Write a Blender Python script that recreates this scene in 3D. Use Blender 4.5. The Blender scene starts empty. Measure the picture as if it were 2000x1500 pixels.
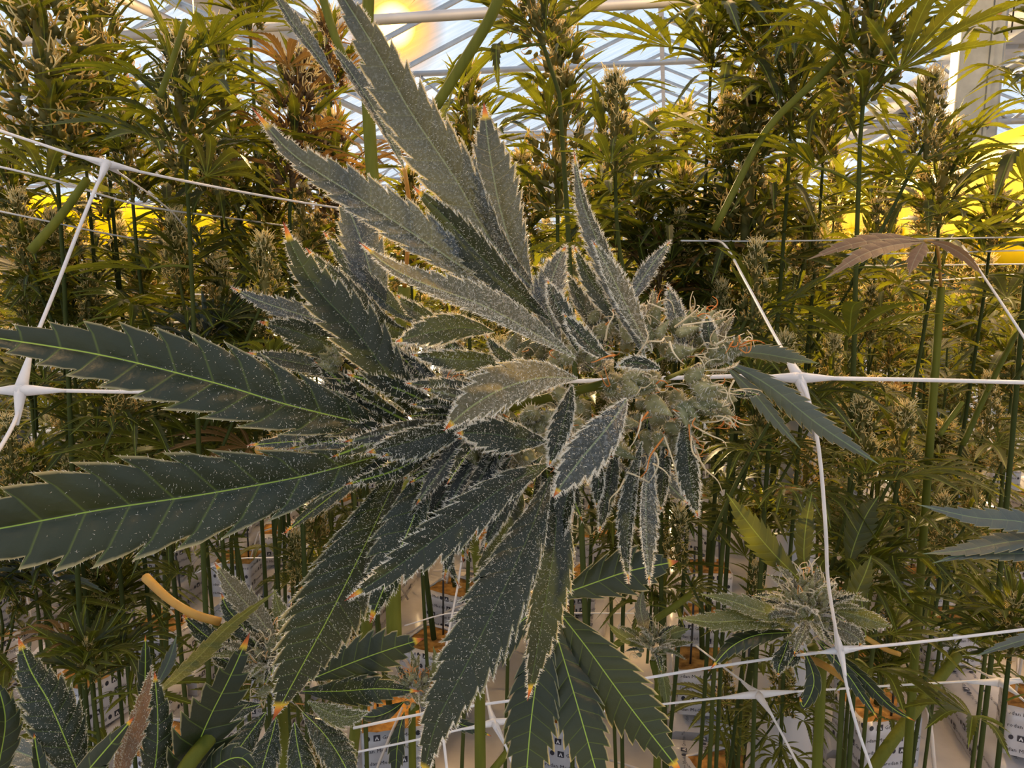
import bpy, math, random
import numpy as np
from mathutils import Vector, Matrix

SC = bpy.context.scene
COL = SC.collection
R = np.random.RandomState(7)
random.seed(7)

# ------------------------------------------------------------------ camera
CAM_Z = 1.40
PITCH = math.radians(9.5)
FPX = 1500.0
CAMP = np.array([0.0, 0.0, CAM_Z])
FWD = np.array([0, math.cos(PITCH), -math.sin(PITCH)])
UPV = np.array([0, math.sin(PITCH), math.cos(PITCH)])
RGT = np.array([1.0, 0, 0])
cd = bpy.data.cameras.new('camera')
cd.sensor_width = 36.0
cd.lens = 36.0 * FPX / 2000.0
cd.clip_start = 0.01
cd.clip_end = 300
cam = bpy.data.objects.new('camera', cd)
COL.objects.link(cam)
cam.location = CAMP
cam.rotation_euler = (math.pi / 2 - PITCH, 0, 0)
SC.camera = cam


def U(px, py, d):
    """a place seen at (px, py) of the photograph, d metres ahead"""
    return CAMP + d * (FWD + RGT * (px - 1000.0) / FPX + UPV * (750.0 - py) / FPX)


# ------------------------------------------------------------------ light
SUN_DIR = U(768, 50, 1.0) - CAMP
SUN_DIR = SUN_DIR / np.linalg.norm(SUN_DIR)
w = bpy.data.worlds.new('sky')
SC.world = w
w.use_nodes = True
nt = w.node_tree
nt.nodes.clear()
wo = nt.nodes.new('ShaderNodeOutputWorld')
bg = nt.nodes.new('ShaderNodeBackground')
bg.inputs['Strength'].default_value = 1.18
tc = nt.nodes.new('ShaderNodeTexCoord')
sep = nt.nodes.new('ShaderNodeSeparateXYZ')
nt.links.new(tc.outputs['Generated'], sep.inputs[0])
cr = nt.nodes.new('ShaderNodeValToRGB')
cr.color_ramp.elements[0].position = 0.0
cr.color_ramp.elements[0].color = (0.74, 0.77, 0.82, 1)
cr.color_ramp.elements[1].position = 0.9
cr.color_ramp.elements[1].color = (0.52, 0.67, 0.96, 1)
e = cr.color_ramp.elements.new(0.25)
e.color = (0.80, 0.89, 1.0, 1)
nt.links.new(sep.outputs['Z'], cr.inputs[0])
vn = nt.nodes.new('ShaderNodeVectorMath'); vn.operation = 'NORMALIZE'
nt.links.new(tc.outputs['Generated'], vn.inputs[0])
dp = nt.nodes.new('ShaderNodeVectorMath'); dp.operation = 'DOT_PRODUCT'
nt.links.new(vn.outputs[0], dp.inputs[0])
dp.inputs[1].default_value = tuple(SUN_DIR)
disc = nt.nodes.new('ShaderNodeValToRGB')      # the sun seen through haze: glow, then disc
ce = disc.color_ramp
cs = lambda a: 1 - (a / 8.0) ** 2
ce.elements[0].position = cs(3.6); ce.elements[0].color = (0, 0, 0, 0)
ce.elements[1].position = cs(.7); ce.elements[1].color = (1, .50, .10, 1)
for a, c in ((2.4, (.09, .036, .004, .8)), (1.5, (.16, .06, .005, 1)), (1.05, (.7, .34, .06, 1))):
    e = ce.elements.new(cs(a)); e.color = c
mr = nt.nodes.new('ShaderNodeMapRange')
mr.inputs['From Min'].default_value = math.cos(math.radians(8)); mr.inputs['From Max'].default_value = 1.0
nt.links.new(dp.outputs['Value'], mr.inputs[0])
nt.links.new(mr.outputs[0], disc.inputs[0])
vs = nt.nodes.new('ShaderNodeVectorMath'); vs.operation = 'SCALE'
vs.inputs['Scale'].default_value = 12.0
nt.links.new(disc.outputs[0], vs.inputs[0])
mxs = nt.nodes.new('ShaderNodeMix'); mxs.data_type = 'RGBA'
nt.links.new(disc.outputs[1], mxs.inputs[0])
nt.links.new(cr.outputs[0], mxs.inputs[6])
nt.links.new(vs.outputs[0], mxs.inputs[7])
nt.links.new(mxs.outputs[2], bg.inputs['Color'])
nt.links.new(bg.outputs[0], wo.inputs['Surface'])

sl = bpy.data.lights.new('sun', 'SUN')
sl.energy = 20.0
sl.angle = math.radians(2.4)
sl.color = (1.0, 0.64, 0.30)
so = bpy.data.objects.new('sun', sl)
COL.objects.link(so)
so.rotation_euler = Vector(-SUN_DIR).to_track_quat('-Z', 'Y').to_euler()

SC.view_settings.view_transform = 'Standard'
SC.view_settings.look = 'None'
SC.view_settings.gamma = 1.0
SC.view_settings.use_curve_mapping = False
SC.view_settings.exposure = 0.1
SC.cycles.max_bounces = 6
SC.cycles.diffuse_bounces = 3
SC.cycles.glossy_bounces = 2
SC.cycles.transmission_bounces = 3
SC.cycles.transparent_max_bounces = 10
SC.cycles.caustics_reflective = False
SC.cycles.caustics_refractive = False
SC.cycles.sample_clamp_indirect = 4.0
SC.cycles.use_denoising = True


# ------------------------------------------------------------------ materials
class MT:
    def __init__(s, name):
        s.m = bpy.data.materials.new(name)
        s.m.use_nodes = True
        s.t = s.m.node_tree
        s.t.nodes.clear()
        s.out = s.n('OutputMaterial')

    def n(s, typ, **kw):
        x = s.t.nodes.new('ShaderNode' + typ)
        for k, v in kw.items():
            if k in x.inputs:
                x.inputs[k].default_value = v
            else:
                setattr(x, k, v)
        return x

    def l(s, a, b):
        s.t.links.new(a, b)

    def math(s, op, a, b=None, c=None):
        x = s.n('Math', operation=op)
        for i, q in enumerate((a, b, c)):
            if q is None:
                continue
            if isinstance(q, (int, float)):
                x.inputs[i].default_value = q
            else:
                s.l(q, x.inputs[i])
        return x.outputs[0]

    def ramp(s, fac, stops):
        x = s.n('ValToRGB')
        el = x.color_ramp.elements
        while len(el) < len(stops):
            el.new(0.5)
        for i, (p, c) in enumerate(stops):
            el[i].position = p
            el[i].color = (*c, 1) if len(c) == 3 else c
        s.l(fac, x.inputs[0])
        return x.outputs[0]

    def mix(s, fac, a, b, blend='MIX'):
        x = s.n('Mix', data_type='RGBA', blend_type=blend)
        for i, q in ((0, fac), (6, a), (7, b)):
            if isinstance(q, (int, float)):
                x.inputs[i].default_value = q
            elif isinstance(q, tuple):
                x.inputs[i].default_value = (*q, 1)
            else:
                s.l(q, x.inputs[i])
        return x.outputs[2]

    def shade(s, col, trans=None, tw=0.3, rough=.5, spec=.5, bump=None, bstr=.3, metallic=0, bdist=.0005):
        p = s.n('BsdfPrincipled')
        p.inputs['Roughness'].default_value = rough
        p.inputs['Specular IOR Level'].default_value = spec
        p.inputs['Metallic'].default_value = metallic
        if isinstance(col, tuple):
            p.inputs['Base Color'].default_value = (*col, 1)
        else:
            s.l(col, p.inputs['Base Color'])
        bn = None
        if bump is not None:
            b = s.n('Bump')
            b.inputs['Strength'].default_value = bstr
            b.inputs['Distance'].default_value = bdist
            s.l(bump, b.inputs['Height'])
            s.l(b.outputs[0], p.inputs['Normal'])
            bn = b.outputs[0]
        if trans is None:
            s.l(p.outputs[0], s.out.inputs[0])
        else:
            t = s.n('BsdfTranslucent')
            if isinstance(trans, tuple):
                t.inputs[0].default_value = (*trans, 1)
            else:
                s.l(trans, t.inputs[0])
            mx = s.n('MixShader')
            mx.inputs[0].default_value = tw
            s.l(p.outputs[0], mx.inputs[1])
            s.l(t.outputs[0], mx.inputs[2])
            s.l(mx.outputs[0], s.out.inputs[0])
        return s.m


def leaf_mat(name, base, base2, trans, tw, rough=.45, spec=.5, vein=(.30, .42, .05), vein_w=.42, tips=True, teeth=True, frost=0.0, frostcol=(.42, .46, .44), bstr=.5):
    q = MT(name)
    uv0 = q.n('UVMap', uv_map='uv0')
    uv1 = q.n('UVMap', uv_map='uv1')
    s0 = q.n('SeparateXYZ'); q.l(uv0.outputs[0], s0.inputs[0])
    s1 = q.n('SeparateXYZ'); q.l(uv1.outputs[0], s1.inputs[0])
    tcn = q.n('TexCoord')
    oi = q.n('ObjectInfo')
    nz = q.n('TexNoise'); nz.inputs['Scale'].default_value = 60
    nz.inputs['Detail'].default_value = 3
    q.l(tcn.outputs['Object'], nz.inputs['Vector'])
    f = q.math('MULTIPLY_ADD', oi.outputs['Random'], .6, q.math('MULTIPLY', nz.outputs[0], .4))
    col = q.mix(f, base, base2)
    lat = q.math('ABSOLUTE', s1.outputs[1])
    # lateral veins at tooth phase 0.9
    fr = q.math('FRACT', q.math('ADD', s0.outputs[0], .6))
    dv = q.math('ABSOLUTE', q.math('SUBTRACT', fr, .5))
    vm = q.ramp(dv, [(0.0, (1, 1, 1)), (.05, (0, 0, 0))])
    col = q.mix(q.math('MULTIPLY', vm, .2), col, vein)
    mm = q.ramp(q.math('DIVIDE', lat, vein_w * 1.6), [(0.0, (1, 1, 1)), (.62, (1, 1, 1)), (.8, (0, 0, 0))])
    col = q.mix(mm, col, vein)
    tr = q.mix(q.math('MULTIPLY', vm, .5), trans, tuple(min(1, c * 1.6) for c in trans))
    if vein_w < .31:      # backlit glow of the blade edge, put into the margin colour
        av = q.math('ABSOLUTE', s0.outputs[1])
        rim = q.ramp(av, [(0, (0, 0, 0)), (.90, (0, 0, 0)), (.985, (1, 1, 1))])
        col = q.mix(q.math('MULTIPLY', rim, .8), col, (.26, .25, .13))
        tr = q.mix(rim, tr, (.75, .62, .30))
    if frost:
        n2 = q.n('TexNoise'); n2.inputs['Scale'].default_value = 900; n2.inputs['Detail'].default_value = 2
        q.l(tcn.outputs['Object'], n2.inputs['Vector'])
        fm = q.ramp(n2.outputs[0], [(.50, (0, 0, 0)), (.66, (1, 1, 1))])
        # frost grows towards the leaf base
        g = q.math('SUBTRACT', 1.15, s1.outputs[0])
        col = q.mix(q.math('MULTIPLY', q.math('MULTIPLY', fm, g), frost), col, frostcol)
    if tips:
        tp = q.ramp(s1.outputs[0], [(0, (0, 0, 0)), (.915, (0, 0, 0)), (.935, (1, 1, 1))])
        tcx = q.ramp(s1.outputs[0], [(.93, (.65, .45, .03)), (.955, (.60, .16, .02)), (.985, (.25, .05, .015))])
        col = q.mix(tp, col, tcx)
        tr = q.mix(tp, tr, tcx)
    n3 = q.n('TexNoise'); n3.inputs['Scale'].default_value = 420; n3.inputs['Detail'].default_value = 3
    q.l(tcn.outputs['Object'], n3.inputs['Vector'])
    h = q.math('SUBTRACT', n3.outputs[0], q.math('MULTIPLY', vm, .5))
    return q.shade(col, tr, tw, rough, spec, bump=h, bstr=bstr)


def noise_mat(name, c1, c2, scale=20, rough=.6, spec=.3, trans=None, tw=.3, bstr=.3, metallic=0, stretch=None, rnd=0.3, bdist=.001, detail=4):
    q = MT(name)
    tcn = q.n('TexCoord')
    oi = q.n('ObjectInfo')
    nz = q.n('TexNoise'); nz.inputs['Scale'].default_value = scale
    nz.inputs['Detail'].default_value = detail
    if stretch:
        mp = q.n('Mapping'); mp.inputs['Scale'].default_value = stretch
        q.l(tcn.outputs['Object'], mp.inputs[0]); q.l(mp.outputs[0], nz.inputs['Vector'])
    else:
        q.l(tcn.outputs['Object'], nz.inputs['Vector'])
    r = q.ramp(nz.outputs[0], [(.33, (0, 0, 0)), (.67, (1, 1, 1))])
    f = q.math('ADD', q.math('MULTIPLY', oi.outputs['Random'], rnd), q.math('MULTIPLY', r, 1 - rnd))
    col = q.mix(f, c1, c2)
    return q.shade(col, trans, tw, rough, spec, bump=nz.outputs[0], bstr=bstr, metallic=metallic, bdist=bdist)


def uvramp_mat(name, stops, tw, rough=.5):
    q = MT(name)
    uv1 = q.n('UVMap', uv_map='uv1')
    s1 = q.n('SeparateXYZ'); q.l(uv1.outputs[0], s1.inputs[0])
    c = q.ramp(s1.outputs[0], stops)
    return q.shade(c, c, tw, rough, .3)


M = {}
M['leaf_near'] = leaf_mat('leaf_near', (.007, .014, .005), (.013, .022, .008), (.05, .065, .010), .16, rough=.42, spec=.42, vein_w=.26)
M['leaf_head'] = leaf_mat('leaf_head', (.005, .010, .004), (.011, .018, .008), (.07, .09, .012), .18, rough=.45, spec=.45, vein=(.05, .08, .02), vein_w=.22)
M['leaf_frost'] = leaf_mat('leaf_frost', (.013, .019, .016), (.024, .031, .028), (.10, .11, .05), .20, rough=.42, spec=.6, vein=(.17, .21, .10), vein_w=.30, frost=.45, frostcol=(.34, .37, .37))
M['leaf_pale'] = leaf_mat('leaf_pale', (.055, .065, .035), (.085, .085, .05), (.24, .19, .07), .26, rough=.6, vein=(.26, .30, .12), vein_w=.3, frost=.5, frostcol=(.55, .50, .40))
M['leaf_bg'] = leaf_mat('leaf_bg', (.009, .019, .005), (.028, .037, .008), (.21, .22, .010), .40, rough=.5, spec=.35, vein=(.20, .26, .04), vein_w=.35, tips=False, bstr=.2)
M['leaf_old'] = leaf_mat('leaf_old', (.09, .055, .02), (.16, .10, .04), (.30, .16, .03), .35, rough=.7, spec=.2, vein=(.30, .22, .10), tips=False, bstr=.4)
M['leaf_grey'] = leaf_mat('leaf_grey', (.06, .078, .075), (.09, .11, .10), (.10, .13, .06), .2, rough=.55, spec=.4, vein=(.16, .22, .12), vein_w=.3, tips=False)
M['leaf_green'] = leaf_mat('leaf_green', (.040, .060, .014), (.070, .085, .022), (.26, .26, .03), .32, rough=.5, vein=(.22, .26, .08), vein_w=.3, tips=False, frost=.4, frostcol=(.42, .42, .24))
M['leaf_brown'] = leaf_mat('leaf_brown', (.14, .085, .05), (.17, .10, .06), (.30, .17, .06), .3, rough=.6, vein=(.24, .20, .12), vein_w=.3, tips=False)
M['calyx'] = noise_mat('calyx', (.030, .055, .015), (.42, .40, .20), 4.5, .55, .4, (.45, .38, .12), .3, .4, rnd=.5)
M['calyx_bg'] = noise_mat('calyx_bg', (.03, .045, .010), (.26, .24, .08), 16, .6, .3, (.58, .50, .08), .38, .3, rnd=.4)
M['calyx_brown'] = noise_mat('calyx_brown', (.07, .05, .02), (.20, .12, .05), 90, .7, .3, (.35, .18, .03), .25, .3, rnd=.4)
M['pistil'] = uvramp_mat('pistil', [(0, (.62, .20, .03)), (.3, (.74, .36, .10)), (.45, (.66, .55, .34)), (1, (.72, .66, .48))], .35)
M['pistil_bg'] = uvramp_mat('pistil_bg', [(0, (.78, .42, .07)), (.4, (.88, .66, .22)), (1, (.92, .84, .52))], .42)
M['trichome'] = MT('trichome').shade((.80, .79, .72), (.95, .88, .70), .45, .3, .6)
M['stem'] = noise_mat('stem', (.085, .10, .010), (.17, .18, .022), 40, .6, .2, (.28, .28, .02), .3, .3, stretch=(6, 6, .6), rnd=.5)
M['stem_dark'] = noise_mat('stem_dark', (.028, .042, .010), (.075, .085, .018), 40, .7, .12, (.14, .14, .02), .15, .3, stretch=(6, 6, .6), rnd=.6)
M['stem_brown'] = noise_mat('stem_brown', (.20, .12, .05), (.34, .20, .08), 40, .6, .3, (.3, .15, .03), .15, .4, stretch=(6, 6, .6))
M['petiole_old'] = noise_mat('petiole_old', (.42, .22, .04), (.55, .33, .06), 80, .5, .4, (.6, .3, .03), .25, .3)
M['cord'] = noise_mat('cord', (.72, .72, .74), (.82, .81, .80), 200, .4, .5, (.8, .78, .75), .35, .15)
M['steel'] = noise_mat('steel', (.07, .09, .115), (.14, .17, .205), 14, .5, .5, None, 0, .2, metallic=.3)
M['alu'] = noise_mat('alu', (.42, .42, .42), (.58, .57, .55), 6, .5, .5, None, 0, .2, metallic=.3)
M['rust'] = noise_mat('rust', (.10, .06, .03), (.24, .14, .07), 20, .7, .3, None, 0, .3)
M['film'] = noise_mat('film', (.28, .26, .25), (.48, .46, .45), 5, .35, .5, None, 0, .6, bdist=.01)
M['wrap'] = noise_mat('wrap', (.42, .40, .41), (.56, .55, .56), 12, .28, .5, (.7, .65, .6), .12, .35, bdist=.004)
M['wool'] = noise_mat('wool', (.10, .045, .012), (.52, .27, .07), 38, .9, .1, None, 0, .9, bdist=.006)
M['print'] = MT('print').shade((.02, .02, .03), rough=.4)
M['printpale'] = MT('printpale').shade((.72, .70, .70), rough=.35)
M['black'] = MT('black').shade((.015, .014, .013), rough=.4)
M['tube'] = noise_mat('tube', (.66, .56, .46), (.78, .70, .60), 30, .35, .5, (.7, .55, .4), .25, .2)
M['sticky'] = noise_mat('sticky', (.80, .62, .0), (.90, .72, .005), 30, .3, .5, (1.0, .86, .0), .55, .15, rnd=.1)
M['housing'] = MT('housing').shade((.7, .7, .72), rough=.3, metallic=.8)


def emit(name, c, s):
    q = MT(name)
    e_ = q.n('Emission')
    e_.inputs[0].default_value = (*c, 1)
    e_.inputs[1].default_value = s
    q.l(e_.outputs[0], q.out.inputs[0])
    return q.m


M['bulb'] = emit('bulb', (1, .6, .2), 40)


def glass_mat():
    q = MT('glass')
    tcn = q.n('TexCoord')
    nz = q.n('TexNoise'); nz.inputs['Scale'].default_value = 1.4; nz.inputs['Detail'].default_value = 5
    mp = q.n('Mapping'); mp.inputs['Scale'].default_value = (1, 9, 3)
    q.l(tcn.outputs['Object'], mp.inputs[0]); q.l(mp.outputs[0], nz.inputs['Vector'])
    tr = q.n('BsdfTransparent')
    q.l(q.ramp(nz.outputs[0], [(.3, (.80, .86, .90)), (.7, (.97, .98, 1.0))]), tr.inputs[0])
    gl = q.n('BsdfGlossy'); gl.inputs['Roughness'].default_value = .15
    mx = q.n('MixShader'); mx.inputs[0].default_value = .06
    q.l(tr.outputs[0], mx.inputs[1]); q.l(gl.outputs[0], mx.inputs[2])
    q.l(mx.outputs[0], q.out.inputs[0])
    return q.m


M['glass'] = glass_mat()


# ------------------------------------------------------------------ mesh kit
class G:
    def __init__(s):
        s.V = []; s.T = []; s.Q = []; s.TM = []; s.QM = []; s.A = []; s.B = []; s.n = 0

    def add(s, V, F, mat=0, uv0=None, uv1=None):
        V = np.asarray(V, float).reshape(-1, 3)
        F = np.asarray(F, int)
        if len(F) == 0:
            return s
        k = len(V)
        s.V.append(V)
        s.A.append(np.zeros((k, 2)) if uv0 is None else np.asarray(uv0, float))
        s.B.append(np.zeros((k, 2)) if uv1 is None else np.asarray(uv1, float))
        if F.shape[1] == 3:
            s.T.append(F + s.n); s.TM.append(np.full(len(F), mat))
        else:
            s.Q.append(F + s.n); s.QM.append(np.full(len(F), mat))
        s.n += k
        return s

    def join(s, o, Mx=None, matoff=0):
        if o.n == 0:
            return s
        V = np.concatenate(o.V)
        if Mx is not None:
            V = V @ Mx[:3, :3].T + Mx[:3, 3]
        s.V.append(V); s.A.append(np.concatenate(o.A)); s.B.append(np.concatenate(o.B))
        for F, m_ in zip(o.T, o.TM):
            s.T.append(F + s.n); s.TM.append(m_ + matoff)
        for F, m_ in zip(o.Q, o.QM):
            s.Q.append(F + s.n); s.QM.append(m_ + matoff)
        s.n += len(V)
        return s

    def mesh(s, name, mats, smooth=True):
        me = bpy.data.meshes.new(name)
        V = np.concatenate(s.V)
        T = np.concatenate(s.T) if s.T else np.zeros((0, 3), int)
        Q = np.concatenate(s.Q) if s.Q else np.zeros((0, 4), int)
        MI = np.concatenate([*s.TM, *s.QM])
        L = np.concatenate([T.ravel(), Q.ravel()])
        st = np.concatenate([np.arange(len(T)) * 3, len(T) * 3 + np.arange(len(Q)) * 4])
        me.vertices.add(len(V)); me.vertices.foreach_set('co', V.ravel())
        me.loops.add(len(L)); me.loops.foreach_set('vertex_index', L.astype(np.int32))
        me.polygons.add(len(st)); me.polygons.foreach_set('loop_start', st.astype(np.int32))
        me.polygons.foreach_set('material_index', MI.astype(np.int32))
        me.polygons.foreach_set('use_smooth', np.full(len(st), smooth))
        for nm, src in (('uv0', s.A), ('uv1', s.B)):
            a = np.concatenate(src)[L]
            ul = me.uv_layers.new(name=nm)
            ul.data.foreach_set('uv', a.ravel())
        for m_ in (mats if isinstance(mats, (list, tuple)) else [mats]):
            me.materials.append(M[m_])
        me.update(calc_edges=True)
        me.validate()
        return me


def nrm(v):
    v = np.asarray(v, float)
    return v / (np.linalg.norm(v, axis=-1, keepdims=True) + 1e-12)


def frame_mat(pos, ydir, zhint, s=1.0):
    y = nrm(ydir)
    z = np.asarray(zhint, float) - np.dot(zhint, y) * y
    if np.linalg.norm(z) < 1e-4:
        z = np.array([1, 0, 0]) - y[0] * y
    z = nrm(z)
    x = np.cross(y, z)
    m_ = np.eye(4)
    m_[:3, 0] = x * s; m_[:3, 1] = y * s; m_[:3, 2] = z * s; m_[:3, 3] = pos
    return m_


def curve(P, n):
    """Catmull-Rom through P, n samples evenly by length"""
    P = np.asarray(P, float)
    if len(P) == 2:
        t = np.linspace(0, 1, n)[:, None]
        return P[0] * (1 - t) + P[1] * t
    Q = np.vstack([2 * P[0] - P[1], P, 2 * P[-1] - P[-2]])
    out = []
    for i in range(1, len(Q) - 2):
        t = np.linspace(0, 1, 12, endpoint=False)[:, None]
        a, b, c, d = Q[i - 1], Q[i], Q[i + 1], Q[i + 2]
        out.append(.5 * ((2 * b) + (-a + c) * t + (2 * a - 5 * b + 4 * c - d) * t ** 2 + (-a + 3 * b - 3 * c + d) * t ** 3))
    out.append(Q[-2][None])
    C = np.vstack(out)
    s = np.concatenate([[0], np.cumsum(np.linalg.norm(np.diff(C, axis=0), axis=1))])
    u = np.linspace(0, s[-1], n)
    return np.stack([np.interp(u, s, C[:, k]) for k in range(3)], 1)


def tube(P, r, sides=6, n=None, g=None, mat=0, uvx=0., cap=True):
    C = curve(P, n or max(2, 4 * (len(P) - 1) + 1))
    n = len(C)
    r = np.interp(np.linspace(0, 1, n), np.linspace(0, 1, len(np.atleast_1d(r))), np.atleast_1d(r)) if np.ndim(r) else np.full(n, r)
    T = nrm(np.gradient(C, axis=0))
    h = np.array([0, 0, 1.]) if abs(T[0][2]) < .9 else np.array([1., 0, 0])
    N = np.zeros_like(C)
    for i in range(n):
        h = h - np.dot(h, T[i]) * T[i]
        h = nrm(h); N[i] = h
    B = np.cross(T, N)
    a = np.arange(sides) * 2 * math.pi / sides
    V = C[:, None] + r[:, None, None] * (np.cos(a)[None, :, None] * N[:, None] + np.sin(a)[None, :, None] * B[:, None])
    V = V.reshape(-1, 3)
    i, j = np.meshgrid(np.arange(n - 1), np.arange(sides), indexing='ij')
    j2 = (j + 1) % sides
    F = np.stack([i * sides + j, i * sides + j2, (i + 1) * sides + j2, (i + 1) * sides + j], -1).reshape(-1, 4)
    g = g or G()
    uv1 = np.zeros((len(V), 2)); uv1[:, 0] = uvx
    k0 = len(V)
    if cap:
        V = np.vstack([V, C[0], C[-1]])
        uv1 = np.vstack([uv1, uv1[:2]])
        jj = np.arange(sides); j2 = (jj + 1) % sides
        g.add(V, F, mat, None, uv1)
        base = g.n - len(V)
        g.T.append(np.vstack([np.stack([np.full(sides, k0), j2, jj], 1), np.stack([np.full(sides, k0 + 1), (n - 1) * sides + jj, (n - 1) * sides + j2], 1)]) + base)
        g.TM.append(np.full(2 * sides, mat))
    else:
        g.add(V, F, mat, None, uv1)
    return g


def box(c, s, g=None, mat=0, rot=None):
    x, y, z = s[0] / 2, s[1] / 2, s[2] / 2
    V = np.array([[-x, -y, -z], [x, -y, -z], [x, y, -z], [-x, y, -z], [-x, -y, z], [x, -y, z], [x, y, z], [-x, y, z]])
    if rot is not None:
        V = V @ np.asarray(rot).T
    V = V + np.asarray(c)
    F = [[0, 3, 2, 1], [4, 5, 6, 7], [0, 1, 5, 4], [1, 2, 6, 5], [2, 3, 7, 6], [3, 0, 4, 7]]
    return (g or G()).add(V, F, mat)


def profile(s, wide=.42, sharp=1.15):
    return np.where(s < wide, np.sin(np.pi / 2 * np.clip(s / wide, 0, 1)) ** .85, np.cos(np.pi / 2 * np.clip((s - wide) / (1 - wide), 0, 1)) ** sharp)


def blade(P, wmax, nh, teeth=10, vs=(-1, -.6, -.25, 0, .25, .6, 1), fs=(0, .3, .6, .9), depth=.26, fold=.15, pillow=.07, twist=0., shift=.9, wide=.42, mat=0, wob=0.0, seed=0, sharp=1.15, g=None):
    C = curve(P, 48)
    L = np.sum(np.linalg.norm(np.diff(C, axis=0), axis=1))
    su = np.linspace(0, 1, 48)
    T = nrm(np.gradient(C, axis=0))
    nh = np.asarray(nh, float)
    h = nh if nh.ndim == 1 else nh[0]
    N = np.zeros_like(C)
    for i in range(48):
        hh = nh if nh.ndim == 1 else nh[0] * (1 - su[i]) + nh[1] * su[i]
        hh = hh - np.dot(hh, T[i]) * T[i]
        N[i] = nrm(hh)
    if twist:
        Bt = np.cross(T, N)
        a = (twist * su)[:, None]
        N = N * np.cos(a) + Bt * np.sin(a)
    B = np.cross(T, N)
    s = []; e = []; pf = []; ph = []; hk = []
    pfm = {0: .3, .3: 1.0, .6: .85, .9: 0.0, .5: 1.0}
    for i in range(teeth):
        for f in fs:
            s.append((i + f) / teeth)
            e.append(1 - depth + depth * f / .9)
            pf.append(pfm.get(f, .6)); ph.append(i + f); hk.append(1.0 if f == .9 else 0.)
    s.append(1.0); e.append(1.0); pf.append(0); ph.append(teeth); hk.append(0)
    s = np.array(s) ** .97; e = np.array(e); pf = np.array(pf); ph = np.array(ph, float); hk = np.array(hk)
    v = np.array(vs, float)
    hw = wmax / 2 * np.maximum(profile(s, wide, sharp), .05 * (1 - s))
    rs = np.random.RandomState(seed)
    if wob:
        e = e * (1 + wob * rs.uniform(-1, 1, len(e)))
    av = np.abs(v)[None]
    tooth = np.where(av > .8, e[:, None], 1 - (1 - e[:, None]) * av * .25)
    lat = hw[:, None] * v[None] * tooth
    ss = s[:, None] + shift * np.abs(lat) / L * np.sqrt(np.clip(1 - s, 0, 1))[:, None] + .28 / teeth * hk[:, None] * (av > .8) * np.clip(1.2 - s, 0, 1)[:, None]
    ss = np.clip(ss, 0, 1)

    def ev(A):
        return np.stack([np.interp(ss, su, A[:, k]) for k in range(3)], -1)
    C_, N_, B_ = ev(C), nrm(ev(N)), nrm(ev(B))
    hgt = np.abs(lat) * math.tan(fold) + pillow * hw[:, None] * pf[:, None] * np.sin(np.pi * np.clip(av, 0, 1)) * 1.0
    V = C_ + B_ * (lat * math.cos(fold))[..., None] + N_ * hgt[..., None]
    nr, nc = len(s), len(v)
    i, j = np.meshgrid(np.arange(nr - 1), np.arange(nc - 1), indexing='ij')
    F = np.stack([i * nc + j, i * nc + j + 1, (i + 1) * nc + j + 1, (i + 1) * nc + j], -1).reshape(-1, 4)
    uv0 = np.stack([np.repeat(ph[:, None], nc, 1), np.repeat(v[None], nr, 0)], -1).reshape(-1, 2)
    uv1 = np.stack([ss, lat * 1000], -1).reshape(-1, 2)
    return (g or G()).add(V.reshape(-1, 3), F, mat, uv0, uv1)


def hairs(g0, per_m2, length=.0011, r=.00013, seed=0, edge=0, nrows=None, both=True, up=None, maxn=9000, lo=0.0):
    """fine resin hairs standing on the faces of g0"""
    rs = np.random.RandomState(seed)
    V = np.concatenate(g0.V)
    Bv = np.concatenate(g0.B)
    F = []
    for q in g0.Q:
        F += [q[:, [0, 1, 2]], q[:, [0, 2, 3]]]
    F += g0.T
    F = np.concatenate(F)
    a, b, c = V[F[:, 0]], V[F[:, 1]], V[F[:, 2]]
    nn = np.cross(b - a, c - a)
    ar = np.linalg.norm(nn, axis=1) / 2
    nn = nrm(nn)
    tot = ar.sum()
    k = int(min(maxn, tot * per_m2))
    if lo: k = int(k * .75)
    if k < 3:
        k = 3
    p = ar / tot
    if lo:
        uu = Bv[F[:, 0], 0]
        p = p * np.clip(1.2 - uu * lo, .05, 1.3) ** 2
        p = p / p.sum()
    idx = rs.choice(len(F), k, p=p)
    r1 = np.sqrt(rs.rand(k, 1)); r2 = rs.rand(k, 1)
    pos = a[idx] * (1 - r1) + b[idx] * r1 * (1 - r2) + c[idx] * r1 * r2
    sg = rs.choice([-1, 1], (k, 1)) if both else np.ones((k, 1))
    d = nrm(nn[idx] * sg + rs.normal(0, .38, (k, 3)))
    if edge and nrows:
        nr, nc = nrows
        W = V[:nr * nc].reshape(nr, nc, 3)
        for col, inn in ((0, 1), (nc - 1, nc - 2)):
            E = W[:, col]; I = W[:, inn]
            m = edge
            t = rs.rand(m) * (nr - 1.01) * .97
            i0 = t.astype(int); f = (t - i0)[:, None]
            pe = E[i0] * (1 - f) + E[i0 + 1] * f
            de = nrm(nrm(E[i0] - I[i0]) + rs.normal(0, .35, (m, 3)))
            pos = np.vstack([pos, pe]); d = np.vstack([d, de])
    k = len(pos)
    ln = length * rs.uniform(.55, 1.25, (k, 1))
    if edge and nrows: ln[-2 * edge:] *= 1.25
    x = nrm(np.cross(d, rs.normal(0, 1, (k, 3))))
    y = np.cross(d, x)
    P0 = pos - d * .0001
    vv = np.stack([P0 + x * r, P0 + (-.5 * x + .87 * y) * r, P0 + (-.5 * x - .87 * y) * r, P0 + d * ln], 1).reshape(-1, 3)
    o = np.arange(k)[:, None] * 4
    Ft = np.concatenate([o + [0, 1, 3], o + [1, 2, 3], o + [2, 0, 3]])
    return G().add(vv, Ft)


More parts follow.
